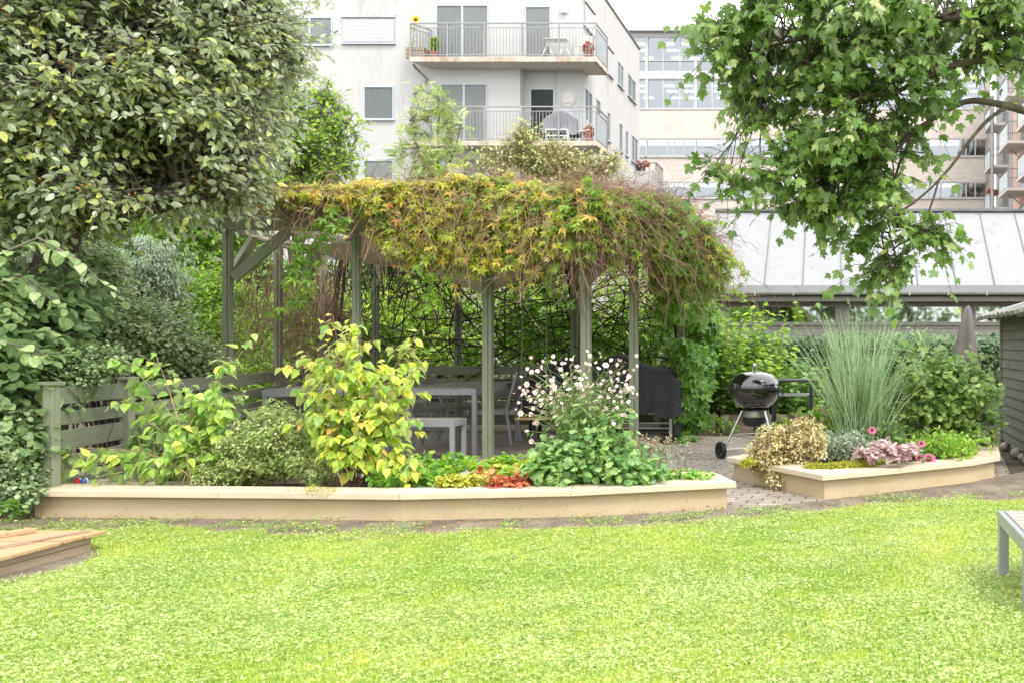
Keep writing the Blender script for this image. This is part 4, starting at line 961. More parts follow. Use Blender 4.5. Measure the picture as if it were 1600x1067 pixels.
# ---------- left planter
base = at_z(300, 762, .18)+[0,.18,0]
r_ = plant('arching_shrub', 'light green arching shrub leaning left over the planter', 'shrub', base)
tips = [P(85,738,6.5),P(115,700,6.55),(P(170,700,6.7)),P(190,560,6.9),P(240,548,6.8),P(268,575,6.75),P(300,600,6.7),P(395,520,6.6),P(345,560,6.65),P(330,610,6.6),P(385,610,6.7),P(235,660,6.6),P(270,690,6.5),P(310,660,6.7),P(150,745,6.45),P(250,730,6.5),P(350,650,6.8),P(205,610,6.9)]
canes(r_, base, tips, L['dogwood'], M['cane'], HEART, .086, nl=17, side=5, v=.5, vs=.22, lift=.22, sl=6, droop=.7, t0=.3, jb=.1)
base = at_z(541, 762, .18)+[0,.15,0]
r_ = plant('tall_shrub', 'tall yellow-green shrub with many upright canes in the planter', 'shrub', base)
tips = [P(500,500,6.6),P(520,492,6.7),P(548,498,6.6),P(560,525,6.5),P(478,548,6.6),P(590,565,6.6),P(620,585,6.5),P(648,590,6.6),P(658,512,6.9),P(655,530,6.85),P(460,600,6.6),P(470,650,6.5),P(600,625,6.4),P(628,650,6.5),P(560,620,6.35),P(515,600,6.4),P(535,560,6.6),P(590,690,6.4),P(500,690,6.4),P(630,700,6.5),P(560,680,6.3),P(480,590,6.7),P(610,610,6.8),P(650,735,6.55),P(555,570,6.5),P(520,545,6.5)]
canes(r_, base, tips, L['yellowing'], M['red_stem'], HEART, .082, nl=22, side=7, v=.47, vs=.24, lift=.30, sl=7, droop=.8, t0=.28, jb=.07, sidelen=.24)
c = P(405,712,6.75); r_ = plant('potentilla_bush', 'dense small-leaved bush with tiny pale flowers between two shrubs', 'bush', (c[0],c[1],.18))
fa, fs = FA(), FA()
for cc, rr, n_ in ((P(385,712,6.7),(.27,.26,.28),5200),(P(445,690,6.7),(.27,.26,.28),5200),(P(490,722,6.65),(.16,.2,.20),2200),(P(340,740,6.6),(.12,.15,.12),900),(P(432,650,6.75),(.12,.14,.16),900)):
    blob(fa, cc, rr, n_, DIAM, .026, .64, .22, nclump=int(n_/40), crad=.06, shell=.45, cv=.17, upn=.5)
t_ = np.stack([rng.normal(size=90)*.2,rng.normal(size=90)*.15,np.ones(90)],1); fs.tubes(curves(np.repeat(c[None]*[1,1,0]+[0,0,.18],90,0)+rng.normal(size=(90,3))*[.12,.06,0], t_*[1.6,1,1], U(.25,.5,90), wig=.12), .003, n=4)
fs.build('stems', M['red_stem'], r_); fa.build('leaves', L['potentilla'], r_)
def flower_mesh(name, r, petals, pm, cm, cone=.0, droop=0., cr=.25):
    b = MB()
    for k in range(petals):
        g = k*2*math.pi/petals; d = np.array([math.cos(g), math.sin(g), 0]); s_ = np.array([-math.sin(g), math.cos(g), 0]); wd = r*2.6/petals
        z = lambda q: np.array([0, 0, .12*r*q-droop*r*q*q])
        b.add([d*r*.15, d*r*.62+s_*wd+z(.62), d*r+s_*wd*.35+z(1), d*r-s_*wd*.35+z(1), d*r*.62-s_*wd+z(.62)], [(0,1,2,3,4)])
    b.mi = 1; b.lathe([(r*cr,.0),(r*cr*.95,r*.12+cone*.5),(r*cr*.5,r*.2+cone),(.0005,r*.22+cone)], (0,0,0), 10)
    off = bpy.data.meshes.new(name); off.from_pydata(b.v, [], b.f); off.materials.append(pm); off.materials.append(cm); off.polygons.foreach_set('material_index', b.m); off.update()
    return off
FM = flower_mesh('anemone_flower', .026, 6, M['petal'], M['yolk']); FT = flower_mesh('tiny_flower', .010, 5, M['petal'], M['yolk'])
FC = flower_mesh('coneflower', .038, 12, M['cone_petal'], M['cone'], cone=.012, droop=.35, cr=.4)
def put_flower(me, root, pos, facing, sc=1.0, name='flower'):
    o = bpy.data.objects.new(name, me); COL.objects.link(o); o.parent = root
    o.location = tuple(np.array(pos)-offset_of(root)); o.rotation_euler = Vector(facing).to_track_quat('Z', 'Y').to_euler(); o.scale = (sc,)*3; return o
for i in range(34):
    k = [P(385,712,6.7),P(445,690,6.7),P(490,722,6.65)][i % 3]; d = nrm(rng.normal(size=3)+[0,-1.4,.5]); put_flower(FT, r_, k+d*[.27,.27,.28]*(.75 if i%3==2 else 1.03), d, U(.45,.8))

# low ground cover along the front of the planter
def cover(name, label, pts, leafm, tpl, size, n, rad, v=.5, vs=.2, cat='ground cover', group=None, crad=.05, z=.21, root=None):
    c0 = at_z(*pts[0], z); r_ = root or plant(name, label, cat, (c0[0], c0[1], .17), group); fa = FA()
    for p in pts:
        c = at_z(p[0], p[1], z) if len(p) == 2 else at_z(p[0], p[1], z)
        blob(fa, c+[0,.05,0], rad, n, tpl, size, v, vs, nclump=max(4, n//14), crad=crad, shell=.3, low=-.1, up=1.0, cv=.12)
    fa.build('leaves', leafm, r_); return r_
cover('strawberry_plants', 'low green strawberry leaves right of the tall yellow shrub', [(605,758),(640,752),(675,748),(700,738),(720,728),(660,730),(625,742)], L['strawberry'], ROUND, .05, 130, (.17,.16,.10), .42)
cover('strawberry_plants', 'bright yellow-green leaves at the foot of the central post', [(785,738),(810,736),(835,742),(760,742),(800,748),(850,752)], L['strawberry'], ROUND, .055, 120, (.15,.16,.13), .62)
cover('chartreuse_plant', 'patch of chartreuse leaves at the planter\'s front edge', [(705,760),(735,757)], L['chartreuse'], ROUND, .030, 420, (.13,.09,.07), .5, .3)
cover('red_heuchera', 'small red and orange leaved plant at the planter\'s front edge', [(775,760),(805,760),(820,757),(755,746)], L['ember'], LOBED, .040, 110, (.09,.09,.08), .5, .3)
cover('trailing_plant', 'low green creeping leaves at the right tip of the long planter', [(1015,748),(1045,746),(1070,747),(985,752),(1090,748)], L['strawberry'], ROUND, .030, 150, (.11,.08,.045), .4)
cover('yellow_stonecrop', 'thin yellow sedum edging the front of the long planter', [(470,768),(500,769)], L['moss'], DIAM, .016, 130, (.10,.05,.03), .5)

# japanese anemone
c = P(925,740,6.62); base = np.array([c[0], 6.68, .17])
r_ = plant('anemone_plant', 'flowering anemone with pink-white blooms above a leafy mound', 'flowering plant', base)
fa, fs = FA(), FA()
for cc, rr, n_ in ((P(905,712,6.65),(.33,.24,.18),560),(P(960,718,6.65),(.24,.22,.17),400),(P(865,738,6.55),(.18,.18,.10),220),(P(995,738,6.62),(.19,.16,.10),240),(P(925,665,6.68),(.27,.2,.17),230)):
    blob(fa, cc, rr, int(n_*1.7), LOBED, .057, .68, .22, nclump=n_//6, crad=.09, shell=.35, up=.9, cv=.15, droop=.4, upn=.5)
ft = [(830,585),(845,575),(860,600),(875,575),(862,566),(893,570),(905,590),(920,556),(915,572),(925,580),(940,565),(935,575),(955,590),(965,600),(975,595),(985,605),(965,635),(975,645),(990,612),(850,612),(835,640),(820,600),(812,622),(870,622),(890,612),(900,630),(925,610),(945,610),(930,625),(880,655),(905,650),(872,690),(855,695),(862,680),(925,655),(942,655),(950,640),(825,625),(842,655),(815,645),(818,672),(838,690),(880,590),(900,605),(955,625),(985,625),(860,640),(847,628),(870,645),(885,635),(910,620),(935,600),(920,600),(890,560),(852,590),(868,612),(835,612),(828,650),(902,575),(948,600),(970,615),(960,650)]
tips = np.array([P(px+rng.normal()*3, py+rng.normal()*3, 6.6+rng.normal()*.14) for px, py in ft]+[P(U(825,985), U(590,650), 6.65+rng.normal()*.15) for _ in range(28)])
Q = np.array([bez(base+[rng.normal()*.12, rng.normal()*.08, .1], tp, 9, .30) for tp in tips]); fs.tubes(Q, .0026, n=4)
ex = np.array([P(U(815,1000), U(560,660), 6.65+rng.normal()*.15) for _ in range(110)]); Qe = np.array([bez(q[5]+0, tp, 7, .1) for q, tp in zip(Q[rng.integers(0,len(Q),110)], ex)]); fs.tubes(Qe, .0016, n=3)
leaves_on(fa, Q, 7, NARROW, .055, .75, .15, t0=.45, droop=.3, spread=.8)
fs.build('flower_stems', M['green_stem'], r_); fa.build('leaves', L['anemone'], r_)
for tp in tips: put_flower(FM, r_, tp, nrm(np.array([0,-.8,.5])+rng.normal(size=3)*.6), U(.55,.95))
PET = combine([(_q, a, 1, (0,0,0), .15) for a in np.arange(6)*1.047]); ff = FA(); n = 150; q_ = ex[rng.integers(0,len(ex),n)]+rng.normal(size=(n,3))*[.06,.05,.05]; ff.inst(PET, q_, rng.normal(size=(n,3))+[0,-.3,1], nrm(rng.normal(size=(n,3))*.5+[0,-.9,.4]), U(.012,.02,n), U(0,1,n)); tag(ff.build('small_blossoms', M['petal'], r_), kind='stuff')
fb = FA(); n = len(ex); fb.inst(DIAM, ex, rng.normal(size=(n,3)), rng.normal(size=(n,3)), .014, U(0,1,n)); tag(fb.build('buds', L['rust'], r_), kind='stuff')

def wisps(root, base, n, hgt, spr, stemmat, leafm, tpl, size, nl, v, head=None, headsize=.012, r=.0016, jb=(.12,.08), lean=(0,0)):
    fa, fs = FA(), FA(); b0 = np.array(base)+rng.normal(size=(n,3))*[jb[0],jb[1],0]
    d = np.stack([rng.normal(size=n)*spr+lean[0], rng.normal(size=n)*spr*.7+lean[1], np.ones(n)],1); Q = curves(b0, d, hgt*U(.6,1.1,n), sag=-.08, wig=.06, K=7)
    fs.tubes(Q, r, n=3); leaves_on(fa, Q, nl, tpl, size, v, .2, t0=.05, droop=0., spread=.75)
    fs.build('stems', stemmat, root); fa.build('leaves', leafm, root)
    if head:
        fh = FA(); p, tg, t = along(Q, 9, .86, 1.); fh.inst(DIAM, p+rng.normal(size=p.shape)*headsize*.5, nrm(tg+rng.normal(size=p.shape)*.8), rng.normal(size=p.shape), headsize*U(.6,1.3,len(p)), U(0,1,len(p))); fh.build('seed_heads', head, root)
    return Q
b_ = at_z(1018,735,.18); r_ = plant('lavender_plant', 'grey lavender with faded flower spikes at the planter\'s right end', 'lavender', b_)
wisps(r_, b_, 90, .30, .28, M['cane'], L['silver'], SLIM, .035, 16, .35, L['rust'], .014)
b_ = at_z(245,700,.1)+[0,.2,0]
r_ = plant('dark_fern_bush', 'small dull green bush in front of the fence behind the arching shrub', 'bush', (b_[0],b_[1],.17)); fa = FA(); blob(fa, P(255,700,6.95), (.24,.15,.26), 2600, DIAM, .03, .35, .2, nclump=70, crad=.06); fa.build('leaves', L['potentilla'], r_)

# ---------- right planter
c = P(1225,700,7.62); r_ = plant('golden_bush', 'cream and brown leaved bush spilling over the angular planter\'s left wall', 'bush', (c[0],c[1],.18)); fa = FA()
for cc, rr, n_ in ((P(1215,700,7.7),(.24,.22,.20),3000),(P(1255,690,7.7),(.22,.2,.19),2600),(P(1190,720,7.75),(.10,.14,.13),900),(P(1212,742,7.52),(.05,.06,.07),220),(P(1216,758,7.45),(.03,.03,.06),50)):
    blob(fa, cc, rr, int(n_*1.5), OVATE, .026, .60, .30, nclump=n_//22, crad=.055, shell=.55, cv=.2)
fa.build('leaves', L['goldbrown'], r_)
fs = FA(); fs.tubes(curves(np.repeat((c*[1,1,0]+[0,0,.18])[None],40,0), rng.normal(size=(40,3))*[.8,.5,.2]+[0,0,1], U(.2,.4,40), wig=.1), .0035, n=4); fs.build('stems', M['red_stem'], r_)
cover('stonecrop_mat', 'yellow-green stonecrop mat along the angular planter\'s front edge', [(1278,731),(1305,730),(1330,729),(1350,728),(1385,722)], L['moss'], DIAM, .018, 1000, (.13,.08,.04), .5, .25, crad=.03)
cover('stonecrop_mat', 'small yellow stonecrop tuft at the angular planter\'s left tip', [(1176,724),(1168,727)], L['moss'], DIAM, .020, 500, (.07,.08,.05), .5, .25, crad=.03)
cover('heuchera_plant', 'purple-grey heuchera with ruffled leaves in the angular planter', [(1350,712),(1375,712),(1400,713),(1420,708),(1385,702)], L['heuchera'], LOBED, .055, 130, (.10,.10,.085), .6, .25, crad=.04, z=.30)
cover('yellow_heuchera', 'small cream-yellow leaved plant between heuchera and red coneflower', [(1435,710),(1448,706)], L['goldbrown'], LOBED, .040, 90, (.07,.07,.07), .7, .2)
b_ = at_z(1312,722,.18)+[0,.2,0]; r_ = plant('silver_plant', 'soft silver-leaved plant in the middle of the angular planter', 'plant', b_)
wisps(r_, b_, 150, .26, .42, M['green_stem'], L['silver'], NARROW, .05, 18, .5, jb=(.11,.08))
b_ = at_z(1300,700,.18)+[0,.1,0]; r_ = plant('leafy_sedum', 'pale green leafy sedum with brown seed heads behind the golden bush', 'sedum', b_)
wisps(r_, b_, 60, .42, .30, M['red_stem'], L['strawberry'], ROUND, .055, 14, .35, L['rust'], .03, r=.0025, jb=(.2,.1))
b_ = at_z(1345,705,.18)+[0,.3,0]; r_ = plant('seed_head_plant', 'upright plant with rusty seed heads in front of the tall grass', 'plant', b_)
wisps(r_, b_, 44, .50, .26, M['red_stem'], L['potentilla'], NARROW, .05, 8, .5, L['rust'], .026, r=.002, jb=(.2,.08))
r_ = None
for i, (px, py, sc_, h_, lb) in enumerate([(1363,671,1.05,.42,'pink coneflower on a tall stem in front of the tall grass'),(1440,692,1.0,.30,'pink coneflower low beside the yellow-green perennials'),(1404,700,1.15,.20,'dark magenta coneflower rising out of the heuchera'),(1452,716,1.75,.13,'large red coneflower at the planter\'s front edge'),(1437,714,1.1,.12,'small red coneflower left of the large red one'),(1233,708,.0,0,'')]):
    if not sc_: continue
    tp = P(px, py, 7.55+.06*i); r_ = plant('coneflower', lb, 'flower', (tp[0], tp[1], .18), 'coneflowers in the angular planter')
    MB().tube([(tp[0]+.02, tp[1]+.02, .18), (tp[0]+.01, tp[1], (tp[2]+.18)/2), tuple(tp)], .003, 5).build('stem', M['green_stem'], r_)
    put_flower(FC, r_, tp, (.05, -.75, .65), sc_, 'flower_head')
    fa = FA(); fa.inst(OVATE, np.array([[tp[0]+.01, tp[1], .18+(tp[2]-.18)*q] for q in (.15,.3,.5,.1)]), rng.normal(size=(4,3))+[0,0,.3], np.array([[0,0,1.]]*4), .07, .5); fa.build('leaves', L['anemone'], r_)
# ornamental grass
b_ = np.array([P(1340,700,8.75)[0], 8.75, .17]); r_ = plant('ornamental_grass', 'tall arching blue-green grass clump in the angular planter', 'grass clump', b_)
def grass_clump(root, base, n, H_, spr, mat, wd=.006, K=11, rad=.09, seed_v=.5):
    b0 = base+np.stack([rng.normal(size=n)*rad, rng.normal(size=n)*rad, np.zeros(n)],1)
    d = np.stack([rng.normal(size=n)*spr, rng.normal(size=n)*spr, np.ones(n)],1); Ln = H_*U(.45,1.08,n)
    Q = curves(b0, d, Ln, sag=-U(.0,.22,n)*(np.linalg.norm(d[:,:2],axis=1)*2.2+.15), wig=.025, K=K, sagpow=2.6)
    bend = d[:, :2]*U(.1,.6,(n,1)); t = np.linspace(0,1,K); Q[..., 0] += bend[:,0:1]*t**2.4*Ln[:,None]; Q[..., 1] += bend[:,1:2]*t**2.4*Ln[:,None]
    tg = nrm(np.gradient(Q, axis=1)); sd = nrm(np.cross(tg, rng.normal(size=(n,1,3)))); ww = (wd*(1-t**2.2)+.0006)[None,:,None]
    Vv = np.stack([Q-sd*ww, Q+sd*ww], 2); idx = np.arange(n*K*2).reshape(n,K,2)
    a_,b1,c1_,d1 = idx[:,:-1,0],idx[:,:-1,1],idx[:,1:,1],idx[:,1:,0]
    T = np.concatenate([np.stack([a_,b1,c1_],-1).reshape(-1,3), np.stack([a_,c1_,d1],-1).reshape(-1,3)])
    fa = FA(); fa.raw(Vv.reshape(-1,3), T, np.clip(np.repeat(seed_v+rng.normal(size=n)*.22, K*2),0,1)); return fa
grass_clump(r_, b_, 640, 1.42, .18, L['blade'], .005).build('blades', L['blade'], r_)
# currant bush
b_ = np.array([P(1480,690,8.95)[0], 8.95, .17]); r_ = plant('currant_bush', 'large green currant bush behind the coneflowers by the shed', 'bush', b_)
tips = [P(px, py, 8.95+rng.normal()*.22) for px, py in ((1400,560),(1420,545),(1445,535),(1470,555),(1495,570),(1520,545),(1512,580),(1540,600),(1556,560),(1548,640),(1400,620),(1415,660),(1440,600),(1460,620),(1490,610),(1530,660),(1480,650),(1505,680),(1430,690),(1460,590),(1558,680),(1550,700),(1395,590),(1450,660),(1420,600),(1525,620),(1480,560),(1540,575),(1410,575),(1500,640))]
canes(r_, b_, tips, L['currant'], M['cane'], LOBED, .068, nl=20, side=9, v=.58, vs=.22, lift=.2, sl=11, droop=.3, t0=.2, jb=.12, sidelen=.24)
fa = FA(); blob(fa, P(1478,620,8.95), (.50,.40,.46), 3000, LOBED, .066, .62, .22, nclump=150, crad=.11, shell=.3, cv=.15, upn=.5); fa.build('inner_leaves', L['currant'], r_)
b_ = at_z(1478,722,.18)+[0,.25,0]; r_ = plant('yellow_green_perennial', 'low bright yellow-green perennial in front of the currant bush', 'perennial', b_)
wisps(r_, b_, 110, .27, .42, M['green_stem'], L['strawberry'], OVATE, .045, 13, .52, jb=(.15,.10))
b_ = at_z(1395,715,.18)+[0,.55,0]; r_ = plant('green_perennial', 'mid green leafy perennial between the tall grass and the currant', 'perennial', b_)
wisps(r_, b_, 60, .34, .3, M['green_stem'], L['currant'], OVATE, .06, 13, .6, jb=(.2,.12))

# ---------- tall perennials in the collar beds and the hedge
def perennial_row(label, x0, x1, y0, y1, n, H_, leafm, size, z0=.2, tpl=OVATE, v=.5, name='tall_perennials', nl=30, cat='perennials'):
    r_ = plant(name, label, cat, ((x0+x1)/2, (y0+y1)/2, z0)); fa, fs = FA(), FA()
    b0 = np.stack([U(x0,x1,n),U(y0,y1,n),np.full(n,z0)],1); Q = curves(b0, rng.normal(size=(n,3))*[.16,.16,0]+[0,0,1], H_*U(.55,1.05,n), wig=.05, sag=-.03)
    fs.tubes(Q, .005, n=4); leaves_on(fa, Q, nl, tpl, size, v, .2, t0=.12, droop=.35, spread=.9, even=True, clumpv=.12)
    fs.build('stems', M['green_stem'], r_); fa.build('leaves', leafm, r_)
perennial_row('bright green tall perennials between the vine curtain and barbecue', -2.1, -1.45, 12.05, 12.8, 44, 1.5, L['lime'], .12, v=.42)
perennial_row('very tall leafy perennial clump behind the kettle barbecue', -1.35, -.85, 12.1, 12.8, 30, 1.62, L['lime'], .12, v=.42)
perennial_row('lower green perennials filling the bed behind the side table', -1.5, -.3, 12.05, 12.85, 60, .85, L['mid'], .12, v=.5)
perennial_row('fresh green weeds sprouting in front of the collar beds', -2.2, -.6, 11.7, 11.95, 36, .28, L['lime'], .06, z0=.02, nl=16, v=.35, name='low_weeds', cat='weeds')
hd = plant('clipped_hedge', 'dark green hedge along the foot of the low building', 'hedge', (.4, 13.7, 0)); fa = FA()
n = 26000; x = U(-2.6, 3.6, n); face = U(0,1,n); z = np.where(face<.62, U(.05,1.22,n), 1.22+rng.normal(size=n)*.03); y = np.where(face<.62, 13.3, U(13.3,14.3,n))
bul = .22*(vnoise(x*1.0, z, 2.2, 71)-.5)+.10*(vnoise(x, z, 7, 72)-.5); y = y-bul-rng.normal(size=n)*.035; z = z+.14*(vnoise(x, y, 1.6, 73)-.5)*(z > .9)+.05*rng.normal(size=n)
fa.inst(OVATE, np.stack([x,y,z],1), np.stack([rng.normal(size=n)*.8,-U(.1,1,n),-U(-.1,.9,n)],1), nrm(np.array([0,-.7,.8])+rng.normal(size=(n,3))*.4), U(.05,.095,n), .45+.3*(vnoise(x,z,2.5,74)-.5)*2+rng.normal(size=n)*.17)
fa.build('leaves', L['dark'], hd); fs = FA(); n = 260
fs.tubes(curves(np.stack([U(-2.6,3.6,n),U(13.5,14.1,n),np.zeros(n)],1), rng.normal(size=(n,3))*[.25,.25,0]+[0,0,1], U(.8,1.2,n), wig=.1), .008, n=4); fs.build('stems', M['bark'], hd)

# ---------- shrubs and ivy on the left, behind the fence
def shrub(label, specs, leafm, tpl, size, base, name='shrub', cat='shrub', stem='bark', per=28, crad=.16, v=.45, vs=.17, group=None, nst=60, sr=.008, shell=.35, up=.7, droop=.3, cv=.12):
    r_ = plant(name, label, cat, base, group); fa, fs = FA(), FA(); tg_ = []
    for cc, rr, n_ in specs:
        c, cr = blob(fa, cc, rr, n_, tpl, size, v, vs, nclump=max(6, n_//per), crad=crad, shell=shell, up=up, droop=droop, cv=cv); tg_.append(c)
    tg_ = np.concatenate(tg_); k = rng.integers(0, len(tg_), nst); st = np.array(base, float)[None]+rng.normal(size=(nst,3))*[.15,.12,0]
    branches_to(fs, st, tg_[k], sr*1.6, sr*.4, n=4, lift=.05); fs.build('branches', M[stem], r_); fa.build('leaves', leafm, r_); return r_
D0 = 8.7
shrub('grey-green small-leaved cotoneaster mounded behind the rail fence', [(P(200,530,8.6),(.62,.5,.50),11000),(P(275,570,8.9),(.38,.4,.34),6500),(P(130,500,8.2),(.42,.4,.44),7000),(P(110,430,8.2),(.42,.4,.36),6500)], L['bluegreen'], ROUND, .036, (-6.9,8.7,0), 'cotoneaster_bush', v=.66, vs=.24, per=48, crad=.15, cv=.16, nst=130)
shrub('cotoneaster sprays drooping over the top rail near the first fence post', [(P(118,585,6.75),(.22,.12,.20),1500),(P(150,560,6.85),(.20,.14,.16),1200)], L['bluegreen'], ROUND, .026, (-5.9,6.95,0), 'cotoneaster_spray', per=30, crad=.07, nst=8, sr=.003)
shrub('big-leaved hazel bush filling the left edge beside the fence post', [(P(20,500,6.7),(.42,.4,.42),900),(P(80,470,7.0),(.30,.4,.30),600),(P(25,600,6.5),(.26,.3,.34),700),(P(-60,560,6.5),(.4,.4,.8),900),(P(20,680,6.35),(.16,.2,.26),420)], L['hazel'], BROAD, .080, (-6.35,6.5,0), 'hazel_bush', per=20, crad=.19, nst=60, sr=.011)
shrub('dark ivy-like creeper at the foot of the left fence post', [(P(22,720,6.25),(.13,.2,.36),2400),(P(40,770,6.2),(.06,.10,.08),350),(P(-40,700,6.3),(.3,.3,.5),2500)], L['bluegreen'], ROUND, .030, (-5.95,6.25,0), 'low_creeper', per=26, crad=.07, nst=8, sr=.003)
shrub('small light green weed clump at the left frame edge by the sandbox', [(P(8,795,5.75),(.06,.06,.05),110)], L['mid'], ROUND, .04, (-5.35,5.8,0), 'weed_clump', per=18, crad=.04, nst=3, sr=.002)
# one long hazel branch arching in
r_ = plant('hazel_branch', 'arching hazel shoot with large pale leaves at the left', 'branch', P(-90,470,5.95)*[1,1,0]); fa, fs = FA(), FA()
Qb = []
for pts in ([(-90,900,6.05),(-70,470,6.0),(0,398,5.9),(60,372,5.9),(120,405,5.9),(190,470,5.95)],[(-90,900,6.05),(-80,520,6.1),(-20,450,6.1),(30,430,6.1),(60,455,6.1),(100,480,6.1)],[(-90,900,6.05),(-80,600,6.1),(-20,530,6.1),(30,540,6.1),(60,555,6.1),(110,548,6.1)]):
    q = np.array([P(a_,b1,c1_) for a_,b1,c1_ in pts]); q[0,2] = 0; tt = np.linspace(0,5,16); Qb.append(np.stack([np.interp(tt, range(6), q[:,j]) for j in range(3)],1))
Qb = np.array(Qb); fs.tubes(Qb, np.linspace(.014,.003,16)[None]*np.ones((3,1)), n=6); leaves_on(fa, Qb, 30, BROAD, .088, .75, .16, t0=.33, droop=.45, spread=.85, even=True, upn=.25)
fs.build('branch', M['bark_grey'], r_); fa.build('leaves', L['hazel'], r_)
G_ = 'green shrubs growing behind the pergola'
shrub('bright green shrub just left of the pergola corner post', [(P(310,520,10.8),(.55,.5,.55),3600),(P(335,455,11.2),(.42,.5,.45),2200),(P(285,460,11.3),(.4,.5,.4),1800)], L['lime'], OVATE, .055, (-8.2,11.0,0), 'green_shrub', per=30, crad=.15, v=.30, nst=60)
shrub('silvery drooping conifer-like bush between whitebeam and pergola', [(P(235,415,10.2),(.38,.35,.34),3000),(P(270,450,10.4),(.22,.3,.2),1000)], L['silver'], SLIM, .055, (-8.2,10.4,0), 'grey_conifer', per=40, crad=.12, v=.0, vs=.3, nst=60, droop=.9)
shrub('mid green climbing shrub under the whitebeam beside the pergola roof', [(P(320,350,12.5),(.8,.6,.75),4200),(P(370,300,13),(.7,.6,.7),3000),(P(220,360,13),(.9,.6,.8),3200)], L['lime'], OVATE, .075, (-9.2,12.8,0), 'green_shrub', per=26, crad=.2, v=.22, nst=60)
shrub('bright bush seen between the two left pergola posts', [(P(430,520,15.2),(1.1,.6,1.1),5200),(P(400,600,14.5),(.8,.5,.6),2200)], L['lime'], OVATE, .085, (-9.6,15.2,0), 'background_shrub', per=26, crad=.22, v=.42, nst=60, group=G_)
shrub('yellow-green bush behind the fence left of the dining table', [(P(560,520,15.4),(1.1,.6,1.0),5000)], L['lime'], OVATE, .085, (-8.3,15.4,0), 'background_shrub', per=26, crad=.22, v=.6, nst=60, group=G_)
shrub('sunlit bush seen behind the middle of the pergola', [(P(700,510,15.2),(1.1,.6,1.05),5400)], L['lime'], OVATE, .085, (-6.6,15.2,0), 'background_shrub', per=26, crad=.22, v=.55, nst=60, group=G_)
shrub('green bush behind the swing and the smaller covered barbecue', [(P(840,500,15.4),(1.1,.6,1.1),5400)], L['lime'], OVATE, .085, (-5.1,15.4,0), 'background_shrub', per=26, crad=.22, v=.48, nst=60, group=G_)
shrub('green bush behind the two right pergola posts', [(P(975,500,15.2),(1.0,.6,1.1),5200)], L['lime'], OVATE, .085, (-3.6,15.2,0), 'background_shrub', per=26, crad=.22, v=.42, nst=60, group=G_)
shrub('darker bush behind the vine curtain at the pergola\'s right corner', [(P(1075,530,14.4),(.6,.5,.85),3200)], L['mid'], OVATE, .085, (-2.5,14.4,0), 'background_shrub', per=26, crad=.2, v=.5, nst=50, group=G_)
hw = FA(); n = 36000; x = U(-26,-8.4,n); z = U(.05,1,n)**.8*(2.6+1.1*vnoise(x,x*0,.35,81)+np.clip((-12-x)/2,0,1)*2.6); y = 19+1.6*(vnoise(x,z,.7,82)-.5)+rng.normal(size=n)*.2
hw.inst(OVATE, np.stack([x,y,z],1), rng.normal(size=(n,3))+[0,-.4,-.5], nrm(rng.normal(size=(n,3))*.5+[0,-.4,.8]), U(.10,.2,n), .4+.4*(vnoise(x,z,.8,83)-.5)*2+rng.normal(size=n)*.18)
bh = plant('boundary_hedge', 'far mid green hedge closing the garden behind the left shrubs', 'hedge', (-17,19,0)); hw.build('leaves', L['mid'], bh)
fs = FA(); n = 240; fs.tubes(curves(np.stack([U(-26,-8.4,n),U(19,19.5,n),np.zeros(n)],1), rng.normal(size=(n,3))*[.25,.2,0]+[0,0,1], U(1.6,2.8,n), wig=.1), .02, n=4); fs.build('stems', M['bark'], bh)

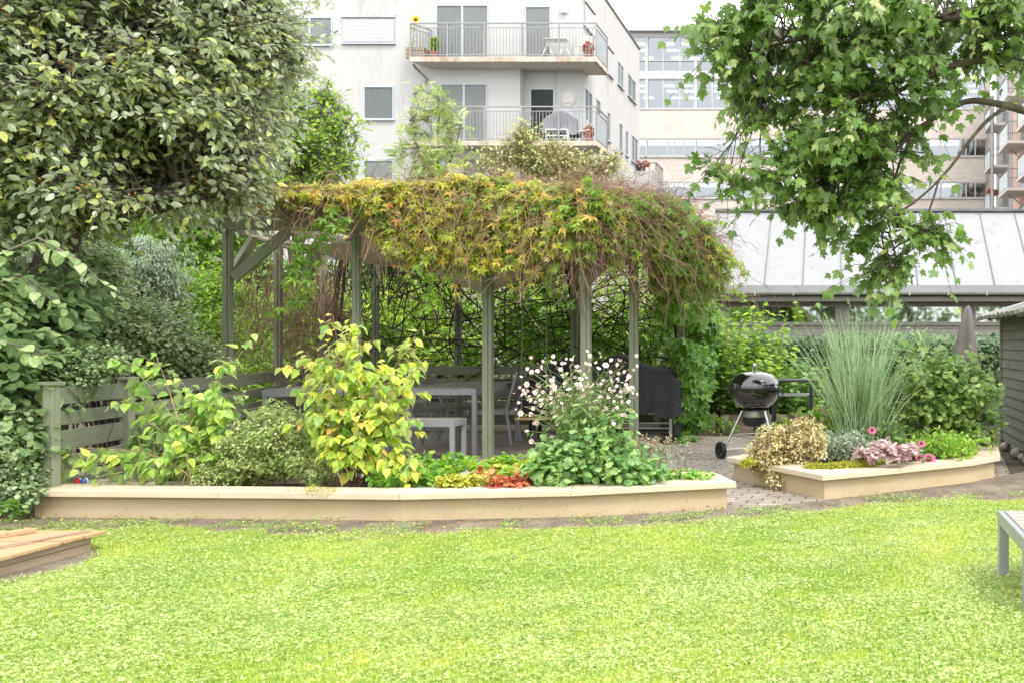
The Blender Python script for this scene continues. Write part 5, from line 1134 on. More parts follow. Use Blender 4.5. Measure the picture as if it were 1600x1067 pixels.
# =============================================================== trees
def tree(name, label, base, trunk, limbs, crowns, leafm, tpl, size, per, crad, bark='bark', rt=.16, v=.45, vs=.16, cat='tree', droop=.35, up=.7, shell=.3, br=.022, extra=None, cv=.1, flat=.75, nb=None, upn=.35, carve=0):
    r_ = plant(name, label, cat, base); fs = FA(); nodes = []
    def path(pts, r0, r1, K=16):
        q = np.array(pts, float); tt = np.linspace(0, len(q)-1, K); s_ = np.stack([np.interp(tt, range(len(q)), q[:,j]) for j in range(3)],1)
        s_[1:-1] = (s_[:-2]+2*s_[1:-1]+s_[2:])/4; s_[1:-1] = (s_[:-2]+2*s_[1:-1]+s_[2:])/4
        fs.tubes((s_+np.cumsum(rng.normal(size=(K,3))*.008,0))[None], np.linspace(r0, r1, K)[None], n=9); return s_
    tb = FA(); keep = fs; fs = tb; nodes.append(path(trunk, rt, rt*.55)); tb.build('trunk', M[bark], r_, True)
    fs = FA(); 
    for pts, r0, r1 in limbs: nodes.append(path(pts, r0, r1))
    nd_ = np.concatenate([q[4:] for q in nodes]); fa = FA(); sub = []
    for cc, rr, n_ in crowns:
        m = max(4, n_//per); u_ = nrm(rng.normal(size=(m,3))); c = np.array(cc)+u_*np.array(rr)*(U(shell**3,1,(m,1))**(1/3)); sub.append(c)
        if carve: fld = np.sin(c[:,0]*5.1+1.3*np.sin(c[:,2]*4.3)+c[:,1]*1.1)+np.sin(c[:,2]*6.7+1.7*np.sin(c[:,0]*3.9)+1.)+.7*np.sin(c[:,1]*5+c[:,0]*2); c = c[fld > np.quantile(fld, carve)]; m = len(c); sub[-1] = c
        nt_ = 5; cc_ = np.repeat(c, nt_, 0); dd = nrm(.9*nrm(cc_-np.array(cc))+rng.normal(size=cc_.shape)*.75+[0,0,.1])
        tw_ = curves(cc_-dd*crad*.5, dd, crad*U(1.0,2.4,len(cc_))*np.where(U(0,1,len(cc_)) < .12, 1.6, 1), sag=-droop*.45, wig=.14, K=6); fs.tubes(tw_, np.linspace(.0042,.0018,6)[None]*np.ones((len(cc_),1)), n=3)
        vc = v+np.repeat(rng.normal(size=m)*cv, nt_); nl_ = max(2, int(per/nt_))
        p_, tg_, t_ = along(tw_, nl_, .1, 1., True); M_ = len(p_); pr_ = nrm(np.cross(tg_, rng.normal(size=(M_,3)))); pr_[:,2] *= .5
        tip = nrm(pr_*U(.5,1.,(M_,1))+tg_*.55+rng.normal(size=(M_,3))*.25+[0,0,-droop*.7]); upv = nrm(np.array([0,0,up])+rng.normal(size=(M_,3))*upn+tip*[.35,.35,0])
        sz_ = size*U(.6,1.2,M_); fa.inst(tpl, p_+tip*(sz_*.22)[:,None], tip, upv, sz_, np.repeat(vc, nl_)+.16*(t_-.5)+rng.normal(size=M_)*vs)
    C = np.concatenate(sub); 
    if nb and nb < len(C): C = C[rng.permutation(len(C))[:nb]]
    d = np.linalg.norm(C[:,None]-nd_[None], axis=2); j = d.argsort(1)[:, :6]; pick = j[np.arange(len(C)), rng.integers(0, 6, len(C))]
    Q = branches_to(fs, nd_[pick], C, br, .004, K=8, lift=.06, wig=.05, n=5)
    p, tg, t = along(Q, 4, .5, 1); fs.tubes(curves(p, tg+rng.normal(size=p.shape)*.7, crad*1.2, wig=.15, K=5), .003, n=3)
    if extra: extra(fa, fs)
    fs.build('branches', M[bark], r_); fa.build('leaves', leafm, r_); return r_, C
# whitebeam, upper left
b_ = (-6.85,7.7,0)
_, C = tree('whitebeam_tree', 'large grey-green whitebeam crown filling the upper left', b_, [b_,(-6.8,7.7,1.2),(-6.6,7.6,1.9),(-6.5,7.6,2.7),(-6.7,7.7,4.2),(-6.6,7.8,5.6)],
    [([(-6.7,7.6,1.6),P(60,400,7.5),P(120,345,7.4),P(150,322,7.4),P(190,318,7.3),P(260,290,7.2),P(340,250,7.1)],.095,.02),
     ([(-6.6,7.6,2.2),P(70,270,7.4),P(160,160,7.3),P(190,40,7.3),P(230,-60,7.3)],.08,.02),([(-6.6,7.6,2.5),P(50,220,7),P(110,100,6.8),P(70,-20,6.7)],.07,.015),
     ([(-6.6,7.6,3),P(200,110,7.6),P(330,90,7.8),P(420,60,7.8)],.05,.012),([(-6.6,7.6,3),P(-100,100,7),P(-250,0,6.5)],.07,.02),([P(150,322,7.4),P(230,330,7.2),P(300,310,7.2),P(380,300,7.2)],.03,.008)],
    [(P(110,120,7.2),(1.05,1.2,.80),24000),(P(262,90,7.4),(.80,1.1,.75),17000),(P(60,250,7.0),(.75,1.0,.50),11500),(P(225,220,7.2),(.80,.9,.50),13000),(P(350,115,7.5),(.40,.6,.58),5000),(P(372,45,7.6),(.34,.6,.42),3000),(P(418,80,7.7),(.15,.4,.26),700),
     (P(295,235,7.4),(.40,.5,.32),3200),(P(180,300,6.9),(.70,.5,.20),1800),(P(345,292,7.4),(.26,.3,.12),550),(P(60,335,6.9),(.4,.4,.25),900),(P(20,400,6.8),(.3,.4,.3),700),(P(-150,150,7.0),(1.0,1.3,1.2),7000),(P(150,-160,7.3),(1.7,1.5,1.0),9000)],
    L['whitebeam'], OVATE, .072, 45, .19, rt=.17, v=.52, vs=.19, cv=.17, nb=700, upn=.6, up=.9, carve=.3)
fa = FA(); k = C[(C[:,1] < 7.4)]; k = k[rng.permutation(len(k))[:170]]; pz = np.repeat(k, 12, 0)+rng.normal(size=(len(k)*12,3))*.035+[0,-.12,0]
fa.inst(ROUND, pz, rng.normal(size=pz.shape), rng.normal(size=pz.shape), .016, U(.3,1,len(pz)))
wb = bpy.data.objects.get('whitebeam_tree'); fa.build('berries', surf('orange_berry', (.55,.24,.05), (.38,.16,.04), .4, 30, 2), wb)
# lighter tree behind it
b_ = (-9.3,15.5,0)
tree('lime_green_tree', 'light green tree in front of the white building beside the whitebeam', b_, [b_,(-9.4,15.5,1.6),(-9.3,15.4,3),(-9.2,15.4,4.6)],
    [([(-9.4,15.4,2.4),P(460,250,15.2),P(500,180,15.2),P(518,135,15.2)],.035,.008),([(-9.4,15.4,2.2),P(490,270,15.2),P(530,210,15.2),P(550,180,15.2)],.03,.008),([(-9.4,15.4,2.5),P(430,200,15.4),P(420,120,15.4)],.035,.01),([(-9.4,15.4,2.1),P(490,290,15.2),P(540,255,15.1)],.025,.007)],
    [(P(435,215,15.4),(.65,.7,.85),3600),(P(480,250,15.2),(.50,.6,.62),2600),(P(515,165,15.2),(.20,.3,.36),520),(P(535,205,15.1),(.22,.3,.24),420),(P(530,260,15.1),(.24,.3,.22),420),(P(400,140,15.6),(.6,.6,.7),2200),(P(460,315,15.2),(.6,.6,.3),1300),(P(390,270,15.5),(.6,.6,.6),2000)],
    L['lime'], OVATE, .085, 20, .19, 'bark_grey', .10, v=.38, br=.014)
# feathery rowan
b_ = (-8.1,18.2,0)
tree('rowan_tree', 'small feathery rowan tree in front of the white balconies', b_, [b_,(-8.1,18.2,2),P(682,230,18.2),P(684,140,18.2)],
    [([P(682,290,18.2),P(655,240,18.2),P(640,190,18.1)],.02,.006),([P(682,280,18.2),P(710,240,18.2),P(722,190,18.1)],.02,.006),([P(682,300,18.2),P(715,285,18.2),P(735,270,18.1)],.02,.006)],
    [(P(683,160,18.2),(.18,.3,.36),60),(P(655,195,18.2),(.26,.3,.22),60),(P(708,205,18.2),(.28,.3,.26),70),(P(645,245,18.2),(.28,.3,.26),70),(P(705,255,18.2),(.40,.35,.28),90),(P(680,290,18.2),(.65,.4,.2),120)],
    L['potentilla'], PINN, .24, 10, .16, 'bark_grey', .022, v=.62, vs=.15, droop=.15, br=.010, flat=.9)
b_ = (-5.4,17.2,0)
tree('yellowish_shrub_tree', 'sparse yellowish twiggy tree standing behind the pergola roof', b_, [b_,(-5.4,17.2,1.6),(-5.4,17.2,2.6),(-5.6,17.2,3.4)],
    [([(-5.4,17.2,2.2),P(810,260,17.2),P(815,200,17.2)],.02,.005),([(-5.4,17.2,2.2),P(880,260,17.2),P(885,225,17.2)],.02,.005),([(-5.4,17.2,2.2),P(930,275,17.2),P(965,245,17.2)],.02,.005),([(-5.4,17.2,2.2),P(780,270,17.2),P(770,235,17.2)],.02,.005)],
    [(P(815,230,17.2),(.42,.4,.40),900),(P(860,250,17.2),(.55,.4,.32),1100),(P(920,262,17.2),(.55,.4,.22),800),(P(775,262,17.2),(.35,.4,.28),500),(P(958,248,17.2),(.16,.2,.12),110),(P(870,300,17.2),(1.1,.5,.3),1100)],
    L['potentilla'], OVATE, .070, 10, .15, 'cane', .05, v=.80, vs=.16, br=.009)
# maple, upper right
b_ = (3.3,7.6,0)
def mtw(fa, fs):
    for pts, r0, r1, nl in (([(1640,185,7.2),(1596,172,7.2),(1574,166,7.2),(1537,158,7.2),(1507,157,7.25),(1478,175,7.3),(1427,204,7.4),(1380,240,7.5)],.036,.014,0),([(1574,167,7.2),(1556,178,7.2),(1541,189,7.2),(1513,222,7.2),(1495,250,7.2),(1466,285,7.2),(1434,313,7.2),(1399,339,7.2),(1360,343,7.2)],.019,.005,0),([(1466,285,7.2),(1459,310,7.2),(1448,340,7.2),(1425,380,7.2),(1405,430,7.2)],.010,.004,18)):
        q = np.array([P(*p) for p in pts]); K_ = 24; tt = np.linspace(0,len(q)-1,K_); s_ = np.stack([np.interp(tt, range(len(q)), q[:,j]) for j in range(3)],1)
        for _ in range(3): s_[1:-1] = (s_[:-2]+2*s_[1:-1]+s_[2:])/4
        fs.tubes(s_[None], np.linspace(r0, r1, K_)[None], n=9)
        if nl: leaves_on(fa, s_[None], nl, MAPLE, .10, .5, .15, t0=.2, droop=.7)
tree('maple_tree', 'broad green maple hanging into the upper right', b_, [b_,(3.3,7.6,1.5),(3.1,7.5,2.8),(2.9,7.4,3.6),(2.6,7.4,5.2)],
    [([(3.0,7.5,3.0),P(1600,95,7.3),P(1510,100,7.3),P(1445,130,7.35),P(1380,150,7.4),P(1310,170,7.4)],.045,.012),
     ([(2.9,7.4,3.6),P(1600,20,7.3),P(1480,20,7.4),P(1350,50,7.5),P(1250,55,7.5),P(1170,80,7.5)],.045,.010),([P(1427,204,7.4),P(1380,250,7.4),P(1330,280,7.5),P(1230,300,7.5)],.016,.006),
     ([P(1427,204,7.4),P(1400,280,7.4),P(1385,350,7.3),P(1400,420,7.3)],.014,.005),([P(1310,60,7.4),P(1240,110,7.4),P(1190,150,7.5)],.014,.005)],
    [(P(1235,60,7.5),(.52,.7,.30),1500),(P(1150,75,7.5),(.26,.4,.26),700),(P(1165,135,7.5),(.22,.4,.22),420),(P(1350,70,7.4),(.60,.8,.42),1900),(P(1320,190,7.5),(.44,.6,.36),1400),(P(1400,150,7.4),(.42,.6,.34),850),(P(1500,45,7.3),(.62,.8,.28),1200),
     (P(1590,40,7.3),(.40,.6,.28),600),(P(1370,240,7.4),(.28,.5,.28),500),(P(1265,262,7.5),(.42,.5,.24),800),(P(1320,300,7.5),(.28,.4,.16),420),(P(1185,280,7.5),(.22,.3,.10),120),(P(1130,262,7.5),(.12,.2,.06),36),(P(1385,300,7.3),(.22,.4,.20),260),(P(1250,315,7.4),(.22,.3,.10),110),
     (P(1395,345,7.3),(.30,.3,.14),280),(P(1400,410,7.3),(.20,.25,.20),300),(P(1350,365,7.3),(.22,.2,.13),130),(P(1455,345,7.3),(.13,.2,.12),60),(P(1205,170,7.5),(.16,.3,.14),90),
     (P(1400,-110,7.6),(1.3,1.2,.6),2200),(P(1750,0,7.4),(.8,1.2,.9),1400)],
    L['maple'], MAPLE, .088, 30, .165, 'bark', .15, v=.56, carve=.22, cv=.16, vs=.15, droop=.75, up=.55, shell=.1, br=.009, extra=mtw, upn=.42)

# garden edge behind the camera: what the windows and the kettle lid reflect
hw = FA(); n = 9000; x = U(-34,26,n); z = U(0,1,n)*(4.6+2.2*vnoise(x,x*0,.25,91)); y = -17+2.0*(vnoise(x,z,.5,92)-.5)
hw.inst(OVATE, np.stack([x,y,z],1), rng.normal(size=(n,3)), nrm(rng.normal(size=(n,3))*.5+[0,.6,.8]), U(.3,.6,n), .5+rng.normal(size=n)*.2)
bh = plant('tall_hedge', 'tall mixed hedge closing the garden behind the viewer', 'hedge', (-4,-17,0)); hw.build('leaves', L['mid'], bh)
fs = FA(); n = 60; fs.tubes(curves(np.stack([U(-34,26,n),U(-17.5,-16.5,n),np.zeros(n)],1), rng.normal(size=(n,3))*[.1,.1,0]+[0,0,1], U(3,5,n), wig=.1), .05, n=5); fs.build('stems', M['bark'], bh)
# =============================================================== low building (white seamed roof)
S1 = 60.0; YE = F/S1; YR = 25.9
pv_ = thing('low_pavilion', 'low grey building with a white seamed roof and strip windows', 'building', (4, 24, 0))
ex0, ex1 = -3.48, 9.5; rx0 = -3.55
zE, zR = EYE+(CY-446)/S1, EYE+(CY-331)*YR/F
b = MB(); b.add([(ex0,YE,zE),(ex1,YE,zE),(ex1,YR,zR),(rx0,YR,zR),(ex0,YE,zE-.09),(ex1,YE,zE-.09),(ex1,YR,zR-.09),(rx0,YR,zR-.09)], [(0,1,2,3),(7,6,5,4),(0,4,5,1),(3,7,4,0),(1,5,6,2),(2,6,7,3)])
b.build('roof', M['roofing'], pv_)
b = MB()
for i in range(13):
    xx = ex0+.55+i*1.0+.0; b.bar([xx,YE-.01,zE+.012],[xx,YR,zR+.012],.022,.03)
b.bar([ex0+.02,YE,zE+.02],[ex0+.02,YR,zR+.02],.05,.05); b.build('roof_seams', M['seam'], pv_)
MB().bar([rx0,YR,zR+.03],[ex1,YR,zR+.03],.22,.07).build('ridge_cap', M['seam'], pv_)
b = MB()
b.box(ex0-.02,ex1,YE-.05,YE-.005,zE-.20,zE-.005); b.build('fascia', M['roofing'], pv_)
b = MB(); 
for k in range(9):
    g = math.pi*k/8; b.v.append((ex0-.1, YE-.13-.075*math.cos(g), zE-.19-.075*math.sin(g))); b.v.append((ex1, YE-.13-.075*math.cos(g), zE-.19-.075*math.sin(g)))
b.f = [(2*k,2*k+1,2*k+3,2*k+2) for k in range(8)]; b.m = [0]*8
for i in range(14): b.box(ex0+.3+i*1.0,ex0+.335+i*1.0,YE-.215,YE-.045,zE-.275,zE-.17)
b.build('gutter', M['zinc'], pv_, True)
b = MB(); b.box(ex0,ex1,YE+.0,YE+.62,zE-.42,zE-.30); b.build('soffit', M['pav_trim'], pv_)
WY = YE+.45; s = F/WY; zf = lambda py: EYE+(CY-py)/s; xf = lambda px: (px-CX)/s
zt, zbm = zf(477), zf(506)
wins = [(1137,1308),(1326,1505),(1522,1700),(1718,1890)]
b = MB()
b.box(ex0,ex1,WY,WY+.15,0,zbm); b.box(ex0,ex1,WY,WY+.15,zt,zE-.42)
xs_ = [ex0]+[v for w_ in wins for v in (xf(w_[0]), xf(w_[1]))]+[ex1]
for i in range(0, len(xs_), 2): b.box(xs_[i],xs_[i+1],WY+.001,WY+.15,zbm,zt)
for i in range(9): b.box(ex0+.002,ex1-.002,WY-.018,WY,.1+.185*i,.1+.185*i+.172)
b.box(ex0,ex0+.15,WY+.151,YR-.1,0,zE-.3); b.build('wall', M['pav_wall'], pv_)
for wl, wr in wins:
    a, c = xf(wl), xf(wr); f = MB(); t_ = .05
    f.box(a,c,WY-.03,WY+.03,zt-t_,zt); f.box(a,c,WY-.045,WY+.03,zbm,zbm+t_); f.box(a,a+t_,WY-.03,WY+.03,zbm+t_,zt-t_); f.box(c-t_,c,WY-.03,WY+.03,zbm+t_,zt-t_)
    fo = f.build('window', M['pav_trim'], pv_)
    MB().box(a+t_,c-t_,WY-.005,WY+.005,zbm+t_,zt-t_).build('pane', M['pane_dark'], fo)
    cu = MB(); n_ = 30; m_ = a+(c-a)*(.18 if wl < 1300 else .05); w2 = (c-a)*.3
    cu.add([(m_+w2*i/n_, WY+.3+.03*math.sin(i*1.4), z_) for z_ in (zbm-.1, zt) for i in range(n_+1)], [(i,i+1,n_+2+i,n_+1+i) for i in range(n_)])
    cu.build('curtain', M['curtain'], fo)
    MB().box(a-.06,c+.06,WY-.08,WY-.019,zbm-.045,zbm-.002).build('sill', M['pav_trim'], fo)
b = MB(); b.add([(ex0+.2,WY+2.2,0),(ex1,WY+2.2,0),(ex1,WY+2.2,zE),(ex0+.2,WY+2.2,zE)], [(0,1,2,3)]); b.build('back_wall', M['room_dark'], pv_)

# =============================================================== white apartment building
YF = 32.4; s = F/YF; xf = lambda px: (px-CX)/s; zf = lambda py: EYE+(CY-py)/s
ap = thing('apartment_building', 'white rendered apartment building with two stacked balconies', 'building', (-15, 33, 0))
XC = xf(908); XL = -31.0; YB = 41.9; ZT = 14.85; XN = -11.51; ZS1 = (8.14, 8.31); ZS2 = (11.10, 11.28)
def window(x0, x1, z0, z1, y=None, sashes=(.5,), frame='frame', blind=False, depth=.10, root=ap, plane='y', xp=None, curtain=False, dark=False, t_=.055, pane='pane'):
    """window set into the facade: frame, panes, sill; plane 'y' faces -y at y, plane 'x' faces +x at xp"""
    m = (lambda a, d, z: (a, y+d, z)) if plane == 'y' else (lambda a, d, z: (xp-d, a, z))
    def bx(b, a0, a1, d0, d1, z0_, z1_):
        p = m(a0,d0,z0_); q = m(a1,d1,z1_); b.box(min(p[0],q[0]),max(p[0],q[0]),min(p[1],q[1]),max(p[1],q[1]),z0_,z1_)
    f = MB(); bx(f,x0,x1,-.03,.05,z1-t_,z1); bx(f,x0,x1,-.03,.05,z0,z0+t_); bx(f,x0,x0+t_,-.029,.05,z0+t_,z1-t_); bx(f,x1-t_,x1,-.029,.05,z0+t_,z1-t_)
    for q in sashes: c = x0+(x1-x0)*q; bx(f,c-.04,c+.04,-.026,.05,z0+t_,z1-t_)
    fo = f.build('window', M[frame], root)
    p_ = MB(); bx(p_,x0+t_,x1-t_,.0,.008,z0+t_,z1-t_); p_.build('pane', M[pane], fo)
    si = MB(); bx(si,x0-.05,x1+.05,-.09,-.031,z0-.035,z0+.02); si.build('sill', M[frame], fo)
    k = MB(); bx(k,x0+t_,x1-t_,*((.014,.02) if curtain and not dark else (.055,.06)),z0+t_,z1-t_); k.build('curtain' if (curtain and not dark) else 'dark_room', M['curtain' if curtain and not dark else 'room_dark'], fo)
    if blind:
        bl = MB(); nn = int((z1-z0-.12)/.055)
        for i in range(nn): bx(bl,x0+.02,x1-.02,-.06,-.036,z0+.06+i*(z1-z0-.12)/nn,z0+.06+(i+.86)*(z1-z0-.12)/nn)
        bl.build('blind', M['blind'], fo); hb_ = MB(); bx(hb_,x0-.02,x1+.02,-.10,-.031,z1-.0,z1+.14); hb_.build('blind_box', M['plaster'], fo)
    return fo
# facade as a grid of wall pieces around the openings would hide nothing here: solid shells, windows set 3 cm proud
b = MB()
b.prism([(XL,YF),(XN,YF),(XN,YF+.45),(XC,YF+.45),(XC,YB),(XL,YB)], 0, ZS1[0]); b.prism([(XL,YF),(XN,YF),(XN,YF+.45),(XC,YF+.45),(XC,YB),(XL,YB)], ZS1[1], ZS2[0])
b.prism([(XL,YF),(XC,YF),(XC,YB),(XL,YB)], ZS1[0]+.001, ZS1[1]-.001); b.prism([(XL,YF),(XC,YF),(XC,YB),(XL,YB)], ZS2[0]+.001, ZT)
b.build('wall', M['plaster'], ap)
b = MB(); b.box(XL-.04,XC+.05,YF-.05,YF+.12,ZT,ZT+.08); b.box(XC-.12,XC+.05,YF+.13,YB+.05,ZT,ZT+.08); b.build('parapet_cap', M['seam'], ap)
window(xf(440),xf(520),zf(72),zf(27),YF,(.55,),curtain=True); window(xf(536),xf(617),zf(69),zf(29),YF,(.5,),blind=True)
window(xf(568),xf(616),zf(188),zf(135),YF,(),curtain=True); window(xf(568),xf(616),zf(305),zf(250),YF,(),dark=True)
window(xf(681),xf(764),ZS2[1]+.05,zf(8),YF,(.5,),blind=False,dark=True); window(xf(820),xf(861),ZS2[1]+.03,zf(10),YF,(),curtain=True)
window(xf(688),xf(762),ZS1[1]+.05,zf(131),YF,(.5,),curtain=True); window(xf(821)-.0,xf(861),ZS1[1]+.03,zf(133),YF+.45,(),dark=True)
window(xf(725),xf(762),zf(310),zf(247),YF,(),dark=True); window(xf(300),xf(380),zf(72),zf(27),YF,(.5,),curtain=True); window(xf(440),xf(520),zf(190),zf(140),YF,(.5,),dark=True)
window(xf(821),xf(861),5.4,7.6,YF+.45,(),dark=True)
def SDp(px): return XC*F/(px-CX)
for (a, c, yt, yb_, bl) in ((912,927.5,14,50,True),(945.5,956.7,78,118,True),(964.8,973.5,100,137,False),(980.6,992.8,122,157,False),(913,924.6,142,195,False),(931,938,157,205,False),(948.5,953,176,222,False),(967,972,193.5,238,False),(977,981,205,245,False),(986.6,996,215,256,False)):
    d0, d1 = SDp(a), SDp(c); dm = (d0+d1)/2; z1 = EYE+(CY-yt)*dm/F; z0 = EYE+(CY-yb_)*dm/F
    window(d0, d1, z0, z1, plane='x', xp=XC, sashes=((.5,) if d1-d0 > .8 else ()), blind=bl, curtain=not bl)
for k_, (a, c) in enumerate(((967,973),(981,992))):
    d0, d1 = SDp(a), SDp(c); window(d0, d1, 6.4, 7.5, plane='x', xp=XC, sashes=(), curtain=True)
# balconies
BX0, BX1, BY0, BY1 = -15.16, -8.53, 31.62, 33.25
def balcony(label_part, z0, z1, zr):
    sl_ = MB(); sl_.prism([(BX0,BY0),(BX1,BY0),(BX1,BY1),(XC+.003,BY1),(XC+.003,YF-.003),(BX0+.5,YF-.003)], z0, z1)
    slab = sl_.build('balcony', M['slab_edge'], ap)
    MB().prism([(BX0+.12,BY0+.08),(BX1-.1,BY0+.08),(BX1-.1,BY1-.05),(XC+.01,BY1-.05),(XC+.01,YF-.01),(BX0+.6,YF-.01)], z0-.012, z0-.001).build('soffit', M['soffit'], slab)
    r = MB(); e = .04
    P0, P1, P2, Pm = (BX0+e,BY0+e), (BX1-e,BY0+e), (BX1-e,BY1-e), (BX0+.45,YF-.02)
    for ri, (a, c) in enumerate(((P0,P1),(P1,P2),(P0,Pm))):
        a3, c3 = np.array([*a,0.]), np.array([*c,0.]); ln = np.linalg.norm(c3-a3)
        r.bar(a3+[0,0,zr], c3+[0,0,zr], .05, .045); r.bar(a3+[0,0,zr-.16], c3+[0,0,zr-.16], .025, .025); r.bar(a3+[0,0,z1+.07], c3+[0,0,z1+.07], .03, .03)
        n_ = int(ln/.115)
        for i in range(1, n_):
            q = a3+(c3-a3)*i/n_; r.bar(q+[0,0,z1+.07], q+[0,0,zr-.16], .016, .016)
        m_ = max(1, int(round(ln/1.33)))
        for i in range(1 if ri else 0, m_+1):
            q = a3+(c3-a3)*i/m_; r.bar(q+[0,0,z0+.02], q+[0,0,zr], .045, .045)
    r.build('railing', M['rail'], slab); return slab
sb2 = balcony('upper', *ZS2, 12.47); sb1 = balcony('lower', *ZS1, 9.52)
MB().box(BX1-.052,BX1-.046,BY0+.1,BY1-.1,ZS2[1]+.1,12.3).build('side_screen', M['frosted'], sb2)
MB().box(BX1-.052,BX1-.046,BY0+.1,BY1-.1,ZS1[1]+.1,9.35).build('side_screen', M['frosted'], sb1)
xq = xf(650)
MB().tube([(xq+.15,BY0+.25,ZS2[0]-.01),(xq+.2,BY0+.3,ZS2[0]-.12),(xq+.45,YF-.1,ZS2[0]-.42),(xq-.05,YF-.08,ZS2[0]-.95),(xq-.05,YF-.08,3.0),(xq-.05,YF-.08,0)], .05, 8).build('downpipe', M['rail'], ap, True)
MB().lathe([(.001,-.03),(.20,-.03),(.22,0),(.27,0),(.27,-.02),(.30,-.02),(.30,.03),(.27,.05)], (xf(881),YF+.42,zf(149)), 28, 'y').build('round_lamp', M['room'], ap, True)
MB().box(xf(877),xf(887),YF-.12,YF-.001,zf(22),zf(14)).build('wall_lamp', M['white_paint'], ap, bevel=.02)
# things standing on the balconies
t = thing('balcony_table', 'small white slatted table on the upper balcony', 'table', (xf(877),31.95,ZS2[1])); z = ZS2[1]
b = MB()
for i in range(5): b.box(xf(858),xf(893),31.75+.09*i,31.83+.09*i,z+.68,z+.70)
b.build('table_top', M['white_paint'], t)
for xx in (xf(862), xf(888)): b = MB(); b.bar([xx-.25,31.95,z],[xx+.05,31.95,z+.68],.03,.03); b.bar([xx+.25,31.99,z],[xx-.05,31.99,z+.68],.03,.03); b.build('leg', M['white_paint'], t)
t = thing('wicker_bench', 'pale wicker bench against the wall on the upper balcony', 'bench', (xf(916),32.0,z)); b = MB(); b.box(xf(904),xf(929),31.85,32.3,z,z+.42); b.box(xf(904),xf(929),32.2,32.32,z+.421,z+.92); b.build('body', M['soffit'], t, bevel=.02); MB().box(xf(904)+.03,xf(929)-.03,31.84,32.19,z+.421,z+.49).build('cushion', M['curtain'], t, bevel=.02)
t = thing('planter_box', 'weathered wooden planter box at the upper balcony\'s left end', 'planter box', (xf(660),31.9,z)); b = MB()
for i in range(3): b.box(xf(646),xf(675),31.8,31.82,z+.02+.13*i,z+.13+.13*i); b.box(xf(646),xf(675),32.08,32.1,z+.02+.13*i,z+.13+.13*i); b.box(xf(646),xf(646)+.02,31.821,32.079,z+.02+.13*i,z+.13+.13*i); b.box(xf(675)-.02,xf(675),31.821,32.079,z+.02+.13*i,z+.13+.13*i)
b.build('boards', M['box_wood'], t); MB().box(xf(646)+.03,xf(675)-.03,31.83,32.07,z+.02,z+.36).build('soil', M['soil'], t)
for nm, lb, px, top, n_ in (('sunflower','yellow sunflower rising above the upper balcony rail',656,32,14),('potted_shrub','leafy green pot plant behind the upper balcony rail',686,60,60)):
    bx_, zt_ = xf(px), EYE+(CY-top)*31.95/F; t = thing(nm, lb, 'plant', (bx_,31.95,z)); fa, fs = FA(), FA()
    Q = curves(np.array([[bx_+rng.normal()*.03,31.95,z+.2]]*(1 if n_ == 14 else 5)), np.array([[.02+rng.normal()*.1,0,1]]*(1 if n_ == 14 else 5)), (zt_-z-.2), wig=.05); fs.tubes(Q, .012, n=5); leaves_on(fa, Q, n_, OVATE, .14, .5, .2)
    fs.build('stem', M['green_stem'], t); fa.build('leaves', L['lime'], t)
    if n_ == 14: put_flower(flower_mesh('sunflower_head', .17, 14, surf('sunflower_petal', (.75,.52,.03), (.65,.42,.02), .6), M['cone'], cone=.02, cr=.42), t, Q[0][-1], (0.1,-1,.1), 1, 'flower_head')
    else: MB().lathe([(.001,0),(.13,0),(.17,.28),(.001,.26)], (bx_,31.95,z), 16).build('pot', M['terracotta'], t, True)
for lb, px, zz in (('small terracotta pot in the upper balcony\'s right corner',926,ZS2[1]),('red flower pot in the lower balcony\'s right corner',927,ZS1[1])):
    t = thing('flower_pot', lb, 'pot', (xf(px),31.85,zz)); MB().lathe([(.001,0),(.12,0),(.16,.26),(.18,.26),(.18,.30),(.15,.30),(.13,.24),(.001,.24)], (xf(px),31.85,zz), 18).build('pot', M['terracotta'], t, True)
    fa = FA(); blob(fa, (xf(px),31.85,zz+.42), (.17,.17,.13), 90, ROUND, .09, .5, .3); fa.build('leaves', L['ember'], t)
z = ZS1[1]; t = thing('covered_balcony_barbecue', 'lumpy grey covered barbecue on the lower balcony', 'barbecue', (xf(880),32.1,z))
X_ = lambda px: xf(px); cover_shell([(X_(856),z+.85),(X_(860),z+.98),(X_(868),z+1.05),(X_(874),z+1.2),(X_(884),z+1.24),(X_(894),z+1.2),(X_(900),z+1.02),(X_(906),z+.98),(X_(908),z+.85)], 31.85, 32.4, z+.3).build('cover', surf('grey_vinyl_cover', (.30,.30,.33), (.22,.22,.25), .6, 2, 5, bump=.4, bscale=5, bdist=.04), t, True)
b = MB(); b.box(X_(862),X_(864),31.95,32.3,z,z+.4); b.box(X_(898),X_(900),31.95,32.3,z,z+.4); b.build('stand', M['black_metal'], t)
t = thing('white_side_bench', 'white metal bench in front of the grey cover on the lower balcony', 'bench', (xf(880),31.8,z)); b = MB(); b.box(X_(862),X_(896),31.7,31.82,z+.40,z+.44); b.box(X_(862),X_(896),31.7,31.72,z+.18,z+.22); b.build('seat', M['white_paint'], t)
for xx in (X_(862), X_(895)): MB().box(xx,xx+.04,31.701,31.819,z,z+.399).build('leg', M['white_paint'], t)
t = thing('garden_lounger', 'folded white and grey lounger at the right of the lower balcony', 'lounger', (xf(920),32.0,z)); b = MB(); b.bar([X_(912),31.95,z+.35],[X_(934)-.12,31.95,z+.40],.5,.04); b.build('seat', M['white_paint'], t); b = MB(); b.bar([X_(912),32.0,z+.42],[X_(915),32.0,z+.85],.5,.05); b.build('backrest', M['blind'], t)
